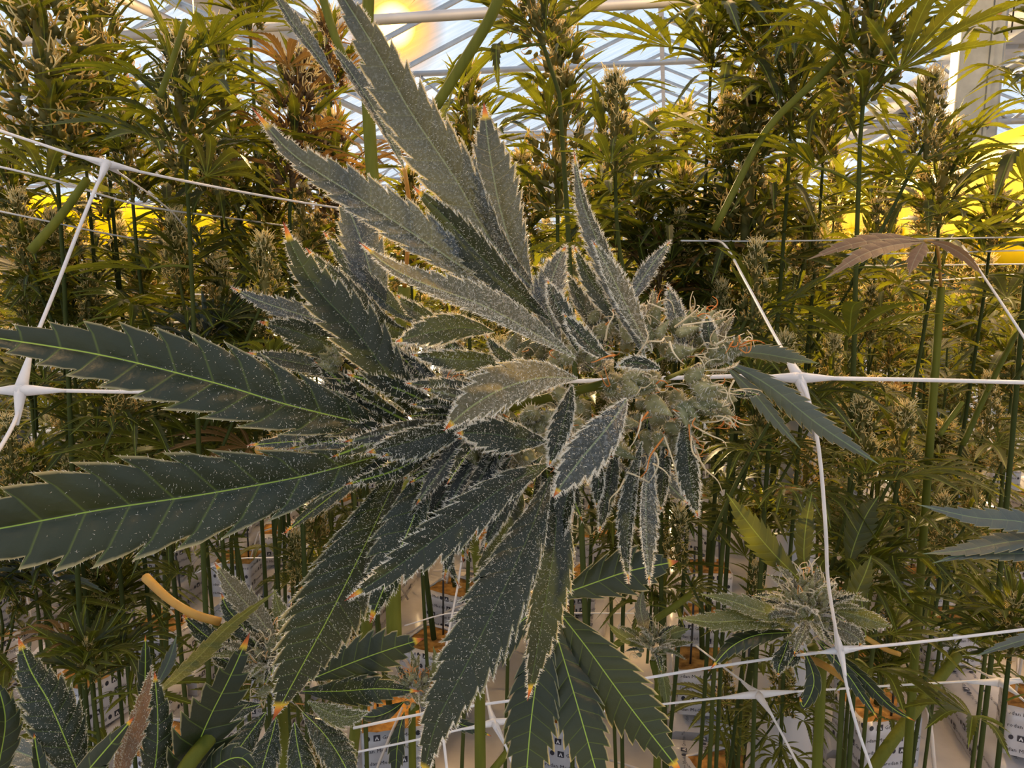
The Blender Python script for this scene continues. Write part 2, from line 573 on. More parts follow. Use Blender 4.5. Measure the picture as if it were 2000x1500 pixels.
# ------------------------------------------------------------------ objects
def tag(o, label=None, cat=None, group=None, kind=None):
    if label: o['label'] = label
    if cat: o['category'] = cat
    if group: o['group'] = group
    if kind: o['kind'] = kind
    return o


def obj(name, me, parent=None, Mx=None):
    o = bpy.data.objects.new(name, me)
    COL.objects.link(o)
    if parent is not None:
        o.parent = parent
    if Mx is not None:
        o.matrix_basis = Matrix(Mx.tolist())
    return o


def empty(name, loc, label, cat, group=None):
    o = bpy.data.objects.new(name, None)
    o.empty_display_size = .05
    COL.objects.link(o)
    o.location = loc
    return tag(o, label, cat, group)


def T4(v):
    m_ = np.eye(4); m_[:3, 3] = v
    return m_


# ------------------------------------------------------------------ greenhouse shell
AZ = math.atan(300 / 1500.)            # the bays run a little right of the view
DU = np.array([math.sin(AZ), math.cos(AZ), 0])
DV = np.array([math.cos(AZ), -math.sin(AZ), 0])
ROT = np.array([DV, DU, [0, 0, 1]]).T   # local x = across, y = along


def W(v, u, z):
    return DV * v + DU * u + np.array([0, 0, z])


def struct(name, g, mats, smooth=False):
    return tag(obj(name, g.mesh(name, mats, smooth)), kind='structure')


# ground film, slightly rumpled
xs = np.linspace(-16, 18, 120); ys = np.linspace(-3, 36, 140)
X, Y = np.meshgrid(xs, ys)
Z = .006 * np.sin(X * 9 + 2 * np.sin(Y * 3)) + .005 * np.sin(Y * 13 + X * 2)
Vg = np.stack([X, Y, Z], -1).reshape(-1, 3)
i, j = np.meshgrid(np.arange(139), np.arange(119), indexing='ij')
Fg = np.stack([i * 120 + j, i * 120 + j + 1, (i + 1) * 120 + j + 1, (i + 1) * 120 + j], -1).reshape(-1, 4)
struct('floor', G().add(Vg, Fg), 'film', True)

EAVE, RIDGE = 3.35, 4.75
GUT = [-16.2, -9.8, -3.4, 3.0, 9.4, 15.8]
U0, U1 = -4.0, 30.0
roof = tag(empty('roof', W(3.0, 0, EAVE), None, None), kind='structure')
roof_off = W(3.0, 0, EAVE)


def rp(name, g, mats, smooth=False):
    o = obj(name, g.mesh(name, mats, smooth), roof, T4(-roof_off))
    return o


for gv in GUT:
    # galvanised gutter: folded trough with lips
    prof = np.array([[-.24, .10], [-.20, .10], [-.13, -.03], [.13, -.03], [.20, .10], [.24, .10], [.22, .06], [.15, -.10], [-.15, -.10], [-.22, .06]])
    k = len(prof)
    V = [W(gv + a, u, EAVE + b) for u in (U0, U1) for a, b in prof]
    F = [[q, (q + 1) % k, k + (q + 1) % k, k + q] for q in range(k)]
    rp('gutter', G().add(V, F), 'alu')
    g = G()
    tube([W(gv - .1, U0, EAVE - .32), W(gv - .1, U1, EAVE - .32)], .035, 8, 2, g)
    rp('heating_pipe', g, 'alu', True)
bar_l = {}
slope_len = math.hypot(3.2, RIDGE - EAVE)
for b in range(5):
    g0, g1 = GUT[b], GUT[b + 1]
    mid = (g0 + g1) / 2
    rp('ridge_beam', box(W(mid, (U0 + U1) / 2, RIDGE), (.07, U1 - U0, .09), rot=ROT), 'alu')
    for u in np.arange(U0, U1 + .1, 4.0):
        g = G()
        tube([W(g0, u, EAVE - .75), W(g1, u, EAVE - .75)], .028, 8, 2, g)
        tube([W(g0, u, EAVE - .1), W(g1, u, EAVE - .1)], .03, 8, 2, g)
        for q in range(8):
            a = g0 + (g1 - g0) * q / 8; c = g0 + (g1 - g0) * (q + 1) / 8
            z0, z1 = (EAVE - .75, EAVE - .1) if q % 2 == 0 else (EAVE - .1, EAVE - .75)
            tube([W(a, u, z0), W(c, u, z1)], .014, 6, 2, g)
        rp('truss', g, 'alu', True)
me_bar = box((0, 0, 0), (slope_len, .032, .05)).mesh('glazing_bar', 'alu', False)
me_pane = box((0, 0, 0), (slope_len - .05, .955, .004)).mesh('pane', 'glass', False)
npane = 0
for b in range(5):
    for side in (0, 1):
        a = GUT[b] if side == 0 else (GUT[b] + GUT[b + 1]) / 2
        c = (GUT[b] + GUT[b + 1]) / 2 if side == 0 else GUT[b + 1]
        za, zc = (EAVE + .06, RIDGE + .03) if side == 0 else (RIDGE + .03, EAVE + .06)
        xd = nrm(W(c, 0, zc) - W(a, 0, za))
        zd = np.cross(xd, DU)
        for u in np.arange(U0, U1, 1.0):
            m_ = np.eye(4)
            m_[:3, 0] = xd; m_[:3, 1] = DU; m_[:3, 2] = np.cross(xd, DU)
            m_[:3, 3] = W((a + c) / 2, u, (za + zc) / 2) - roof_off
            obj('glazing_bar', me_bar, roof, m_)
            if b in (1, 2, 3, 4) and npane < 295 and u > -1:
                m2 = m_.copy(); m2[:3, 3] = W((a + c) / 2, u + .5, (za + zc) / 2) - roof_off
                obj('pane', me_pane, roof, m2); npane += 1

# far gable wall of glass with posts and rails
gw = tag(empty('wall_back', W(0, U1, 0), None, None), kind='structure')
go = W(0, U1, 0)
for v in np.arange(-16, 16.1, 1.6):
    obj('post', box(W(v, U1, 1.9), (.07, .07, 3.8), rot=ROT).mesh('post', 'alu', False), gw, T4(-go))
for z in (.5, 1.5, 2.5, 3.35):
    obj('rail', box(W(0, U1, z), (32, .05, .06), rot=ROT).mesh('rail', 'alu', False), gw, T4(-go))
for v in np.arange(-16, 15.9, 1.6):
    obj('pane', box(W(v + .8, U1, 1.9), (1.5, .006, 2.8), rot=ROT).mesh('pane', 'glass', False), gw, T4(-go))
for sx, nm in ((-16.2, 'wall_left'), (15.8, 'wall_right')):
    gl_ = tag(empty(nm, W(sx, 0, 0), None, None), kind='structure')
    go = W(sx, 0, 0)
    for u in np.arange(U0, U1, 2.0):
        obj('post', box(W(sx, u, 1.7), (.07, .07, 3.4), rot=ROT).mesh('post', 'alu', False), gl_, T4(-go))
        obj('pane', box(W(sx, u + 1, 1.9), (.006, 1.9, 2.8), rot=ROT).mesh('pane', 'glass', False), gl_, T4(-go))
    obj('rail', box(W(sx, 13, .5), (.05, 34, .06), rot=ROT).mesh('rail', 'alu', False), gl_, T4(-go))


def column(base, top, wd, name_label):
    """galvanised box-section post with a folded lip and bolts"""
    t = empty('steel_column', (base[0], base[1], 0), name_label, 'column')
    t['kind'] = 'thing'
    g = G()
    hgt = top
    box((0, 0, hgt / 2), (wd, wd * .7, hgt), g)
    me = g.mesh('shaft', 'steel', False)
    o = obj('shaft', me, t)
    bv = o.modifiers.new('bevel', 'BEVEL'); bv.width = .012; bv.segments = 3
    obj('flange', box((wd * .18, -wd * .36, hgt / 2), (.012, .02, hgt)).mesh('flange', 'steel', False), t)
    for z in (1.62, 1.9, 2.3):
        g = G(); tube([(wd * .22, -wd * .34, z), (wd * .22, -wd * .45, z)], .014, 6, 2, g)
        obj('bolt', g.mesh('bolt', 'rust', False), t)
    obj('foot_plate', box((0, 0, .01), (wd * 2, wd * 1.8, .02)).mesh('foot_plate', 'steel', False), t)
    t.rotation_euler[2] = -AZ
    return t


cp = U(1900, 200, 3.0)
column(cp, EAVE - .1, .16, 'galvanised steel column holding the roof gutter, bare and bluish grey')
for v, u in ((3.0, 7.4), (3.0, 11.4), (-3.4, 3.4), (-3.4, 7.4), (-3.4, 11.4)):
    p = W(v, u, 0)
    column(p, EAVE - .1, .14, None)
cols = [o for o in COL.objects if o.name.startswith('steel_column') and not o.get('label')]
for o, l in zip(cols, ('steel column further along the right gutter, behind the leaves', 'farthest steel column under the right gutter',
                       'steel column under the left gutter, nearest one, mostly behind leaves', 'steel column under the left gutter, second along the row',
                       'farthest steel column under the left gutter')):
    o['label'] = l

# warm lamps with fixtures, added out of view to light the crop
def added_lamp(v, u, z, label):
    p = W(v, u, z)
    t = empty('added_lamp', p, label, 'lamp', 'added unseen lamps under the roof')
    t.rotation_euler[2] = -AZ
    g = G()
    V = []; n = 10
    for k_, (wx, wy, zz) in enumerate(((.06, .09, .10), (.12, .13, .05), (.17, .16, -.04))):
        for a in range(n):
            th = 2 * math.pi * a / n
            V.append((wx * math.cos(th), wy * math.sin(th), zz))
    F = [[k_ * n + a, k_ * n + (a + 1) % n, (k_ + 1) * n + (a + 1) % n, (k_ + 1) * n + a] for k_ in range(2) for a in range(n)]
    obj('reflector', g.add(V, F).mesh('reflector', 'housing'), t)
    obj('ballast_box', box((0, .22, .12), (.14, .26, .12)).mesh('ballast_box', 'housing', False), t)
    g = G(); tube([(0, -.09, .01), (0, .09, .01)], .018, 10, 3, g)
    obj('bulb', g.mesh('bulb', 'bulb'), t)
    g = G(); tube([(0, .1, .14), (0, .1, EAVE - .75 - z)], .005, 5, 2, g)
    obj('hanger', g.mesh('hanger', 'black'), t)
    l = bpy.data.lights.new('added_light', 'AREA')
    l.shape = 'RECTANGLE'; l.size = .26; l.size_y = .26
    l.energy = LAMP_W * (.15 if u < 1 else .85); l.color = (1, .60, .24)  # added pair over the viewer gives only a weak warm fill
    lo_ = bpy.data.objects.new('added_light', l)
    COL.objects.link(lo_)
    lo_.parent = t
    lo_.location = (0, 0, -.06)


LAMP_W = 85
for k_, (v, u) in enumerate(((-.9, -.2), (1.2, .1), (-2.2, 2.2), (.0, 2.6), (1.4, 2.0), (-3.0, 4.6), (-.6, 5.0), (1.8, 4.8), (4.2, 5.0))):
    added_lamp(v, u, 3.02 + .1 * (u > 3), ('added warm lamp, unseen, above and behind the viewer, left', 'added warm lamp, unseen, above and behind the viewer, right', 'added warm lamp, unseen, above the left of the near row', 'added warm lamp, unseen, above the big foreground flower head', 'added warm lamp, unseen, above the right of the near row',
                            'added warm lamp, unseen, hung in the second line, leftmost', 'added warm lamp, unseen, hung in the second line, left of the middle',
                            'added warm lamp, unseen, hung in the second line, right of the middle', 'added warm lamp, unseen, hung in the second line, rightmost')[k_])

# ------------------------------------------------------------------ sticky trap ribbons
def ribbon(pts, h, label, seed):
    rs = np.random.RandomState(seed)
    C = curve(pts, 60)
    g = G()
    n = len(C)
    rows = 5
    V = []
    T = nrm(np.gradient(C, axis=0)); S = np.cross(T, [0, 0, 1.])
    for i_ in range(n):
        for r_ in range(rows):
            f = r_ / (rows - 1) - .5
            V.append(C[i_] + np.array([0, 0, f * h]) + S[i_] * .012 * math.sin(i_ * .9 + f * 3) + S[i_] * .02 * f)
    F = [[i_ * rows + r_, i_ * rows + r_ + 1, (i_ + 1) * rows + r_ + 1, (i_ + 1) * rows + r_] for i_ in range(n - 1) for r_ in range(rows - 1)]
    o = obj('sticky_ribbon', g.add(np.array(V), F).mesh('sticky_ribbon', 'sticky'))
    sm = o.modifiers.new('thick', 'SOLIDIFY'); sm.thickness = .0008
    return tag(o, label, 'insect trap')


ribbon([W(1.0, 1.2, 1.60), W(1.0, 3.0, 1.57), W(1.0, 6.0, 1.55), W(1.0, 10, 1.55)], .40, 'wide yellow sticky trap ribbon beside the steel column, stretched along the row', 1)
ribbon([W(2.4, 4.2, 1.18), W(2.3, 7.0, 1.20), W(2.2, 12, 1.22)], .32, 'yellow sticky trap ribbon lower behind the plants, right of the net knot', 2)
ribbon([W(-3.7, 2.2, 1.62), W(-3.6, 5.0, 1.58), W(-3.4, 11, 1.58)], .34, 'yellow sticky trap ribbon behind the plants at the left edge', 3)
ribbon([W(-.9, 6.5, 1.60), W(-.9, 9.0, 1.60), W(-.8, 14, 1.6)], .26, 'small far yellow sticky trap ribbon behind the frosted flower head', 4)

# ------------------------------------------------------------------ leaf and flower library
VLO = (-1, 0, 1)
VMD = (-1, -.45, 0, .45, 1)


def fan_leaf_g(seed, hi=True, nl=7, mats=(0, 1), droop=.25, length=1.0, spread=1.0, wmul=1.0):
    """palmate leaf: petiole along +Y from the origin, serrated leaflets beyond its hub"""
    rs = np.random.RandomState(seed)
    g = G()
    pet = .38
    tube([(0, 0, 0), (.01, pet * .5, .05), (0, pet, .04)], [.016, .011], 4 if not hi else 5, 4, g, mats[1], cap=False)
    hub = np.array([0, pet, .04])
    angs = {7: (0, 27, -27, 56, -56, 96, -96), 9: (0, 22, -22, 44, -44, 70, -70, 108, -108), 5: (0, 34, -34, 75, -75)}[nl]
    for q, a in enumerate(angs):
        r_ = (1 - .10 * (q > 0) - .17 * (abs(a) > 40) - .30 * (abs(a) > 80)) * length * rs.uniform(.9, 1.06)
        a = math.radians(a * spread + rs.uniform(-5, 5))
        dr = droop * rs.uniform(.5, 1.5)
        d = np.array([math.sin(a), math.cos(a), .12])
        P = [hub, hub + d * r_ * .5 + np.array([0, 0, .03]), hub + d * r_ * np.array([1, 1, 0]) + np.array([rs.uniform(-.05, .05), 0, .10 - dr * r_])]
        blade(P, .165 * r_ * wmul * rs.uniform(.9, 1.1), (0, 0, 1), teeth=12 if hi else 6, vs=VMD if hi else VLO, fs=(0, .9), depth=.34, fold=rs.uniform(.12, .45), pillow=.05, mat=mats[0], g=g, wide=.45, seed=seed)
    g.B[-1] = g.B[-1]
    return g


def sugar_leaf_g(seed, hi=True):
    rs = np.random.RandomState(seed)
    P = [(0, 0, 0), (rs.uniform(-.05, .05), .5, .04), (rs.uniform(-.1, .1), 1, rs.uniform(-.25, .12))]
    return blade(P, .19, (0, 0, 1), teeth=6 if hi else 4, vs=VMD if hi else VLO, fs=(0, .9), depth=.32, fold=rs.uniform(.3, .8), pillow=.04, wide=.35)


def scale_uv(g, s):
    for b in g.B:
        b[:, 1] *= s
    return g


def calyx_g(seed, seg=6, rings=4, L=1.0, mat=0):
    """teardrop bract: swollen base, pinched beak"""
    rs = np.random.RandomState(seed)
    t = np.linspace(0, 1, rings + 1)
    rad = .34 * np.sin(np.pi * np.clip(t, 0, 1) ** .62) ** .8 * (1 - t * .45)
    rad[0] = .10; rad[-1] = .015
    a = np.arange(seg) * 2 * math.pi / seg
    bend = rs.uniform(-.18, .18, 2)
    V = []
    for k_ in range(rings + 1):
        c = np.array([bend[0] * t[k_] ** 2, t[k_] * L, bend[1] * t[k_] ** 2])
        rr = rad[k_] * (1 + .12 * np.cos(a * 2 + seed))
        V.append(np.stack([c[0] + rr * np.cos(a), np.full(seg, c[1]), c[2] + .85 * rr * np.sin(a)], 1))
    V = np.concatenate(V)
    i_, j_ = np.meshgrid(np.arange(rings), np.arange(seg), indexing='ij')
    j2 = (j_ + 1) % seg
    F = np.stack([i_ * seg + j_, (i_ + 1) * seg + j_, (i_ + 1) * seg + j2, i_ * seg + j2], -1).reshape(-1, 4)
    return G().add(V, F, mat)


def rad_prof(t):
    return np.sin(np.pi * np.clip(t * .88 + .1, 0, 1)) ** .55 * (1 - .38 * t)


class ColaProto:
    """upright flower cluster, base at origin, unit height along Z (radius ratio rr)"""

    def __init__(s, seed, rr=.2, nc=260, npist=330, hi=True, nleaf=46, brown=False):
        rs = np.random.RandomState(seed)
        s.rr = rr
        cal = [calyx_g(q, 5, 3) for q in range(4)]
        g = G(); gp = G()
        # knobbly lobes
        nl = 16
        lobes = []
        for q in range(nl):
            t = (q + .5) / nl
            a = q * 2.4 + rs.uniform(-.3, .3)
            r_ = rr * rad_prof(t) * .62
            lobes.append((np.array([r_ * math.cos(a), r_ * math.sin(a), t * .9]), rr * .62 * (1 - .45 * t)))
        lobes.append((np.array([0, 0, .9]), rr * .42))
        # core
        tube([(0, 0, 0), (0, 0, .5), (0, 0, .95)], [rr * .12, rr * .3, rr * .05], 8, 6, g, 0)
        per = nc // len(lobes) + 1
        for c, lr in lobes:
            for q in range(per):
                d = nrm(rs.normal(0, 1, 3) + nrm([c[0], c[1], .02]) * .9 + np.array([0, 0, .35]))
                p = c + d * lr * rs.uniform(.35, .8)
                dd = nrm(d + np.array([0, 0, .7]))
                sz = rs.uniform(.05, .088)
                g.join(cal[rs.randint(4)], frame_mat(p, dd, rs.normal(0, 1, 3), sz))
                for _ in range(npist // nc + (rs.rand() < .4)):
                    b = p + dd * sz * .8
                    e1 = nrm(dd + rs.normal(0, .5, 3)); e2 = nrm(dd * .4 + rs.normal(0, .8, 3) + np.array([0, 0, .5]))
                    ln = rr * rs.uniform(.22, .48)
                    tube([b, b + e1 * ln * .6, b + e1 * ln * .6 + e2 * ln * .6], [rr * .030, rr * .016], 3, 4, gp, 0, uvx=np.clip(rs.beta(1.2, 1.0) * .6 + c[2] * .5, 0, 1), cap=False)
        # crest of long pale pistils
        for q in range(44):
            a = rs.uniform(0, 6.28)
            b = np.array([math.cos(a), math.sin(a), 0]) * rr * rs.uniform(0, .5) + np.array([0, 0, rs.uniform(.82, 1.0)])
            d = nrm(np.array([math.cos(a) * .6, math.sin(a) * .6, 1]) + rs.normal(0, .25, 3))
            ln = rr * rs.uniform(.35, .75)
            tube([b, b + d * ln * .6, b + d * ln + rs.normal(0, .1, 3) * ln], [rr * .040, rr * .016], 3, 4, gp, 0, uvx=rs.uniform(.6, 1), cap=False)
        s.mesh = g.mesh('flower_cluster', 'calyx_brown' if brown else 'calyx_bg')
        s.pist = gp.mesh('pistils', 'pistil_bg')
        s.g, s.gp = g, gp
        s.leaves = []
        for q in range(nleaf):
            t = (q + .5) / nleaf
            a = q * 2.4 + rs.uniform(-.4, .4)
            p = np.array([math.cos(a) * rr * rad_prof(t) * .6, math.sin(a) * rr * rad_prof(t) * .6, t * .92])
            el = rs.uniform(-.1, .75) + .5 * t
            d = np.array([math.cos(a) * math.cos(el), math.sin(a) * math.cos(el), math.sin(el)])
            s.leaves.append((p, d, rs.uniform(.75, 1.3) * (1.35 - .6 * t)))


SL = [scale_uv(sugar_leaf_g(q), .05).mesh('sugar_leaf', 'leaf_bg') for q in range(5)]
SLB = []
for q in range(3):
    m_ = SL[q].copy(); m_.materials[0] = M['leaf_old']; SLB.append(m_)
SLG = []
for q in range(4):
    m_ = SL[q].copy(); m_.materials[0] = M['leaf_grey']; SLG.append(m_)
FAN = [scale_uv(fan_leaf_g(20 + q, True, (7, 7, 9, 5, 7)[q], droop=(.15, .35, .2, .5, .05)[q], spread=(1, .85, .95, 1, 1.05)[q]), .09).mesh('fan_leaf', ['leaf_bg', 'stem']) for q in range(5)]
FANB = []
for q in range(2):
    m_ = FAN[q].copy(); m_.materials[0] = M['leaf_old']; m_.materials[1] = M['petiole_old']; FANB.append(m_)
COLA = [ColaProto(40 + q, rr=(.17, .20, .155, .22)[q]) for q in range(4)]
COLAB = ColaProto(50, rr=.2, brown=True)


def rot_z(a):
    c, s_ = math.cos(a), math.sin(a)
    m_ = np.eye(4); m_[0, 0] = c; m_[0, 1] = -s_; m_[1, 0] = s_; m_[1, 1] = c
    return m_


def top_plant(px, py, d, L, label, lean=(0, 0), proto=0, nfan=11, fs=.092, sl=.056, seed=0, group=None, brown=False, grey=False, rscale=1.0, stem_r=.003, below=.35, block=True, fan_t=(-.5, .85), foot=None, stem_mat='stem_dark', nsl=None):
    """one flowering stem whose head's tip is at U(px, py, d)"""
    rs = np.random.RandomState(1000 + seed)
    top = U(px, py, d)
    ax = nrm(np.array([lean[0], lean[1], 1.0]))
    base = top - ax * L
    foot = np.array([base[0] - lean[0] * .25 + rs.uniform(-.04, .04), base[1] + rs.uniform(-.03, .05), .25]) if foot is None else foot
    t = empty('cannabis_plant', foot, label, 'plant', group)
    C = COLAB if brown else COLA[proto]
    zx = frame_mat(base, np.cross(ax, [1, .2, 0]), ax, 1.0)
    A = np.eye(4)
    A[:3, 2] = ax; x = nrm(np.cross([0, 1, 0.1], ax)); A[:3, 0] = x; A[:3, 1] = np.cross(ax, x)
    A[:3, :3] = A[:3, :3] @ rot_z(rs.uniform(0, 6))[:3, :3]
    A0 = A.copy()
    S = np.diag([L * rscale, L * rscale, L, 1.0])
    A = A @ S
    A[:3, 3] = base - foot
    f = obj('flower_cluster', C.mesh, t, A)
    obj('pistils', C.pist, f)['kind'] = 'stuff'
    g = G()
    kn = base - foot
    mid = kn * .5 + np.array([rs.uniform(-.02, .02), rs.uniform(-.02, .02), 0])
    tube([(0, 0, 0), mid, kn - ax * L * .4, kn + ax * L * .5], [stem_r * 1.15, stem_r, stem_r, stem_r * .6], 8, 14, g)
    obj('stem', g.mesh('stem', stem_mat), t)
    if below >= .3:
        # leafy side shoots lower down the stem
        for q in range(3):
            zf = rs.uniform(.10, .50)
            a = rs.uniform(0, 6.28)
            b0 = kn - ax * (L * .2 + zf)
            b1 = b0 + np.array([math.cos(a) * .07, math.sin(a) * .07, .09])
            C2 = COLA[rs.randint(4)]
            A2 = np.diag([.075, .075, .08, 1.0]) @ rot_z(a)
            A2[:3, 3] = b1
            f2 = obj('flower_cluster', C2.mesh, t, A2)
            obj('pistils', C2.pist, f2)['kind'] = 'stuff'
            g = G(); tube([b0 - ax * .03, (b0 + b1) / 2 + (0, 0, -.01), b1 + (0, 0, .02)], [.002, .0016], 5, 6, g)
            obj('side_shoot', g.mesh('side_shoot', stem_mat), t)
            for k_ in range(9):
                p_, dd_, s_ = C2.leaves[k_ * 5 % len(C2.leaves)]
                obj('sugar_leaf', SL[k_ % 5], t, frame_mat((A2 @ np.append(p_, 1))[:3], dd_, (0, 0, 1), sl * .8 * s_))
            for k_ in range(6):
                a2 = a + k_ * 2.4
                D = np.array([math.cos(a2), math.sin(a2), rs.uniform(-.2, .6)])
                obj('fan_leaf', FAN[rs.randint(5)], t, frame_mat(b1 - np.array([0, 0, .03 * (k_ % 3)]), D, (0, 0, 1), fs * rs.uniform(.55, .9)))
    leaves = C.leaves if nsl is None else C.leaves[:nsl]
    for q, (p, dd, s_) in enumerate(leaves):
        P = (A @ np.append(p, 1))[:3]
        D = nrm(A0[:3, :3] @ dd)
        lib = SLB if (brown and q % 2) else (SLG if grey else SL)
        obj('sugar_leaf', lib[q % len(lib)], t, frame_mat(P, D, ax + rs.normal(0, .3, 3), sl * s_))
    for q in range(nfan):
        tt = fan_t[0] + (fan_t[1] - fan_t[0]) * (q + .5) / nfan
        a = q * 2.4 + rs.uniform(-.5, .5)
        P = (kn + ax * L * tt) if tt > 0 else (kn + ax * below * tt / max(abs(fan_t[0]), .01) * 1.0)
        el = rs.uniform(-.15, .45)
        D = nrm(A0[:3, 0] * math.cos(a) * math.cos(el) + A0[:3, 1] * math.sin(a) * math.cos(el) + ax * math.sin(el))
        lib = FANB if rs.rand() < (.5 if brown else .02) else FAN
        obj('fan_leaf', lib[rs.randint(len(lib))], t, frame_mat(P, D, ax + rs.normal(0, .2, 3), fs * rs.uniform(.75, 1.2) * (1.1 - .35 * max(tt, 0))))
    return foot


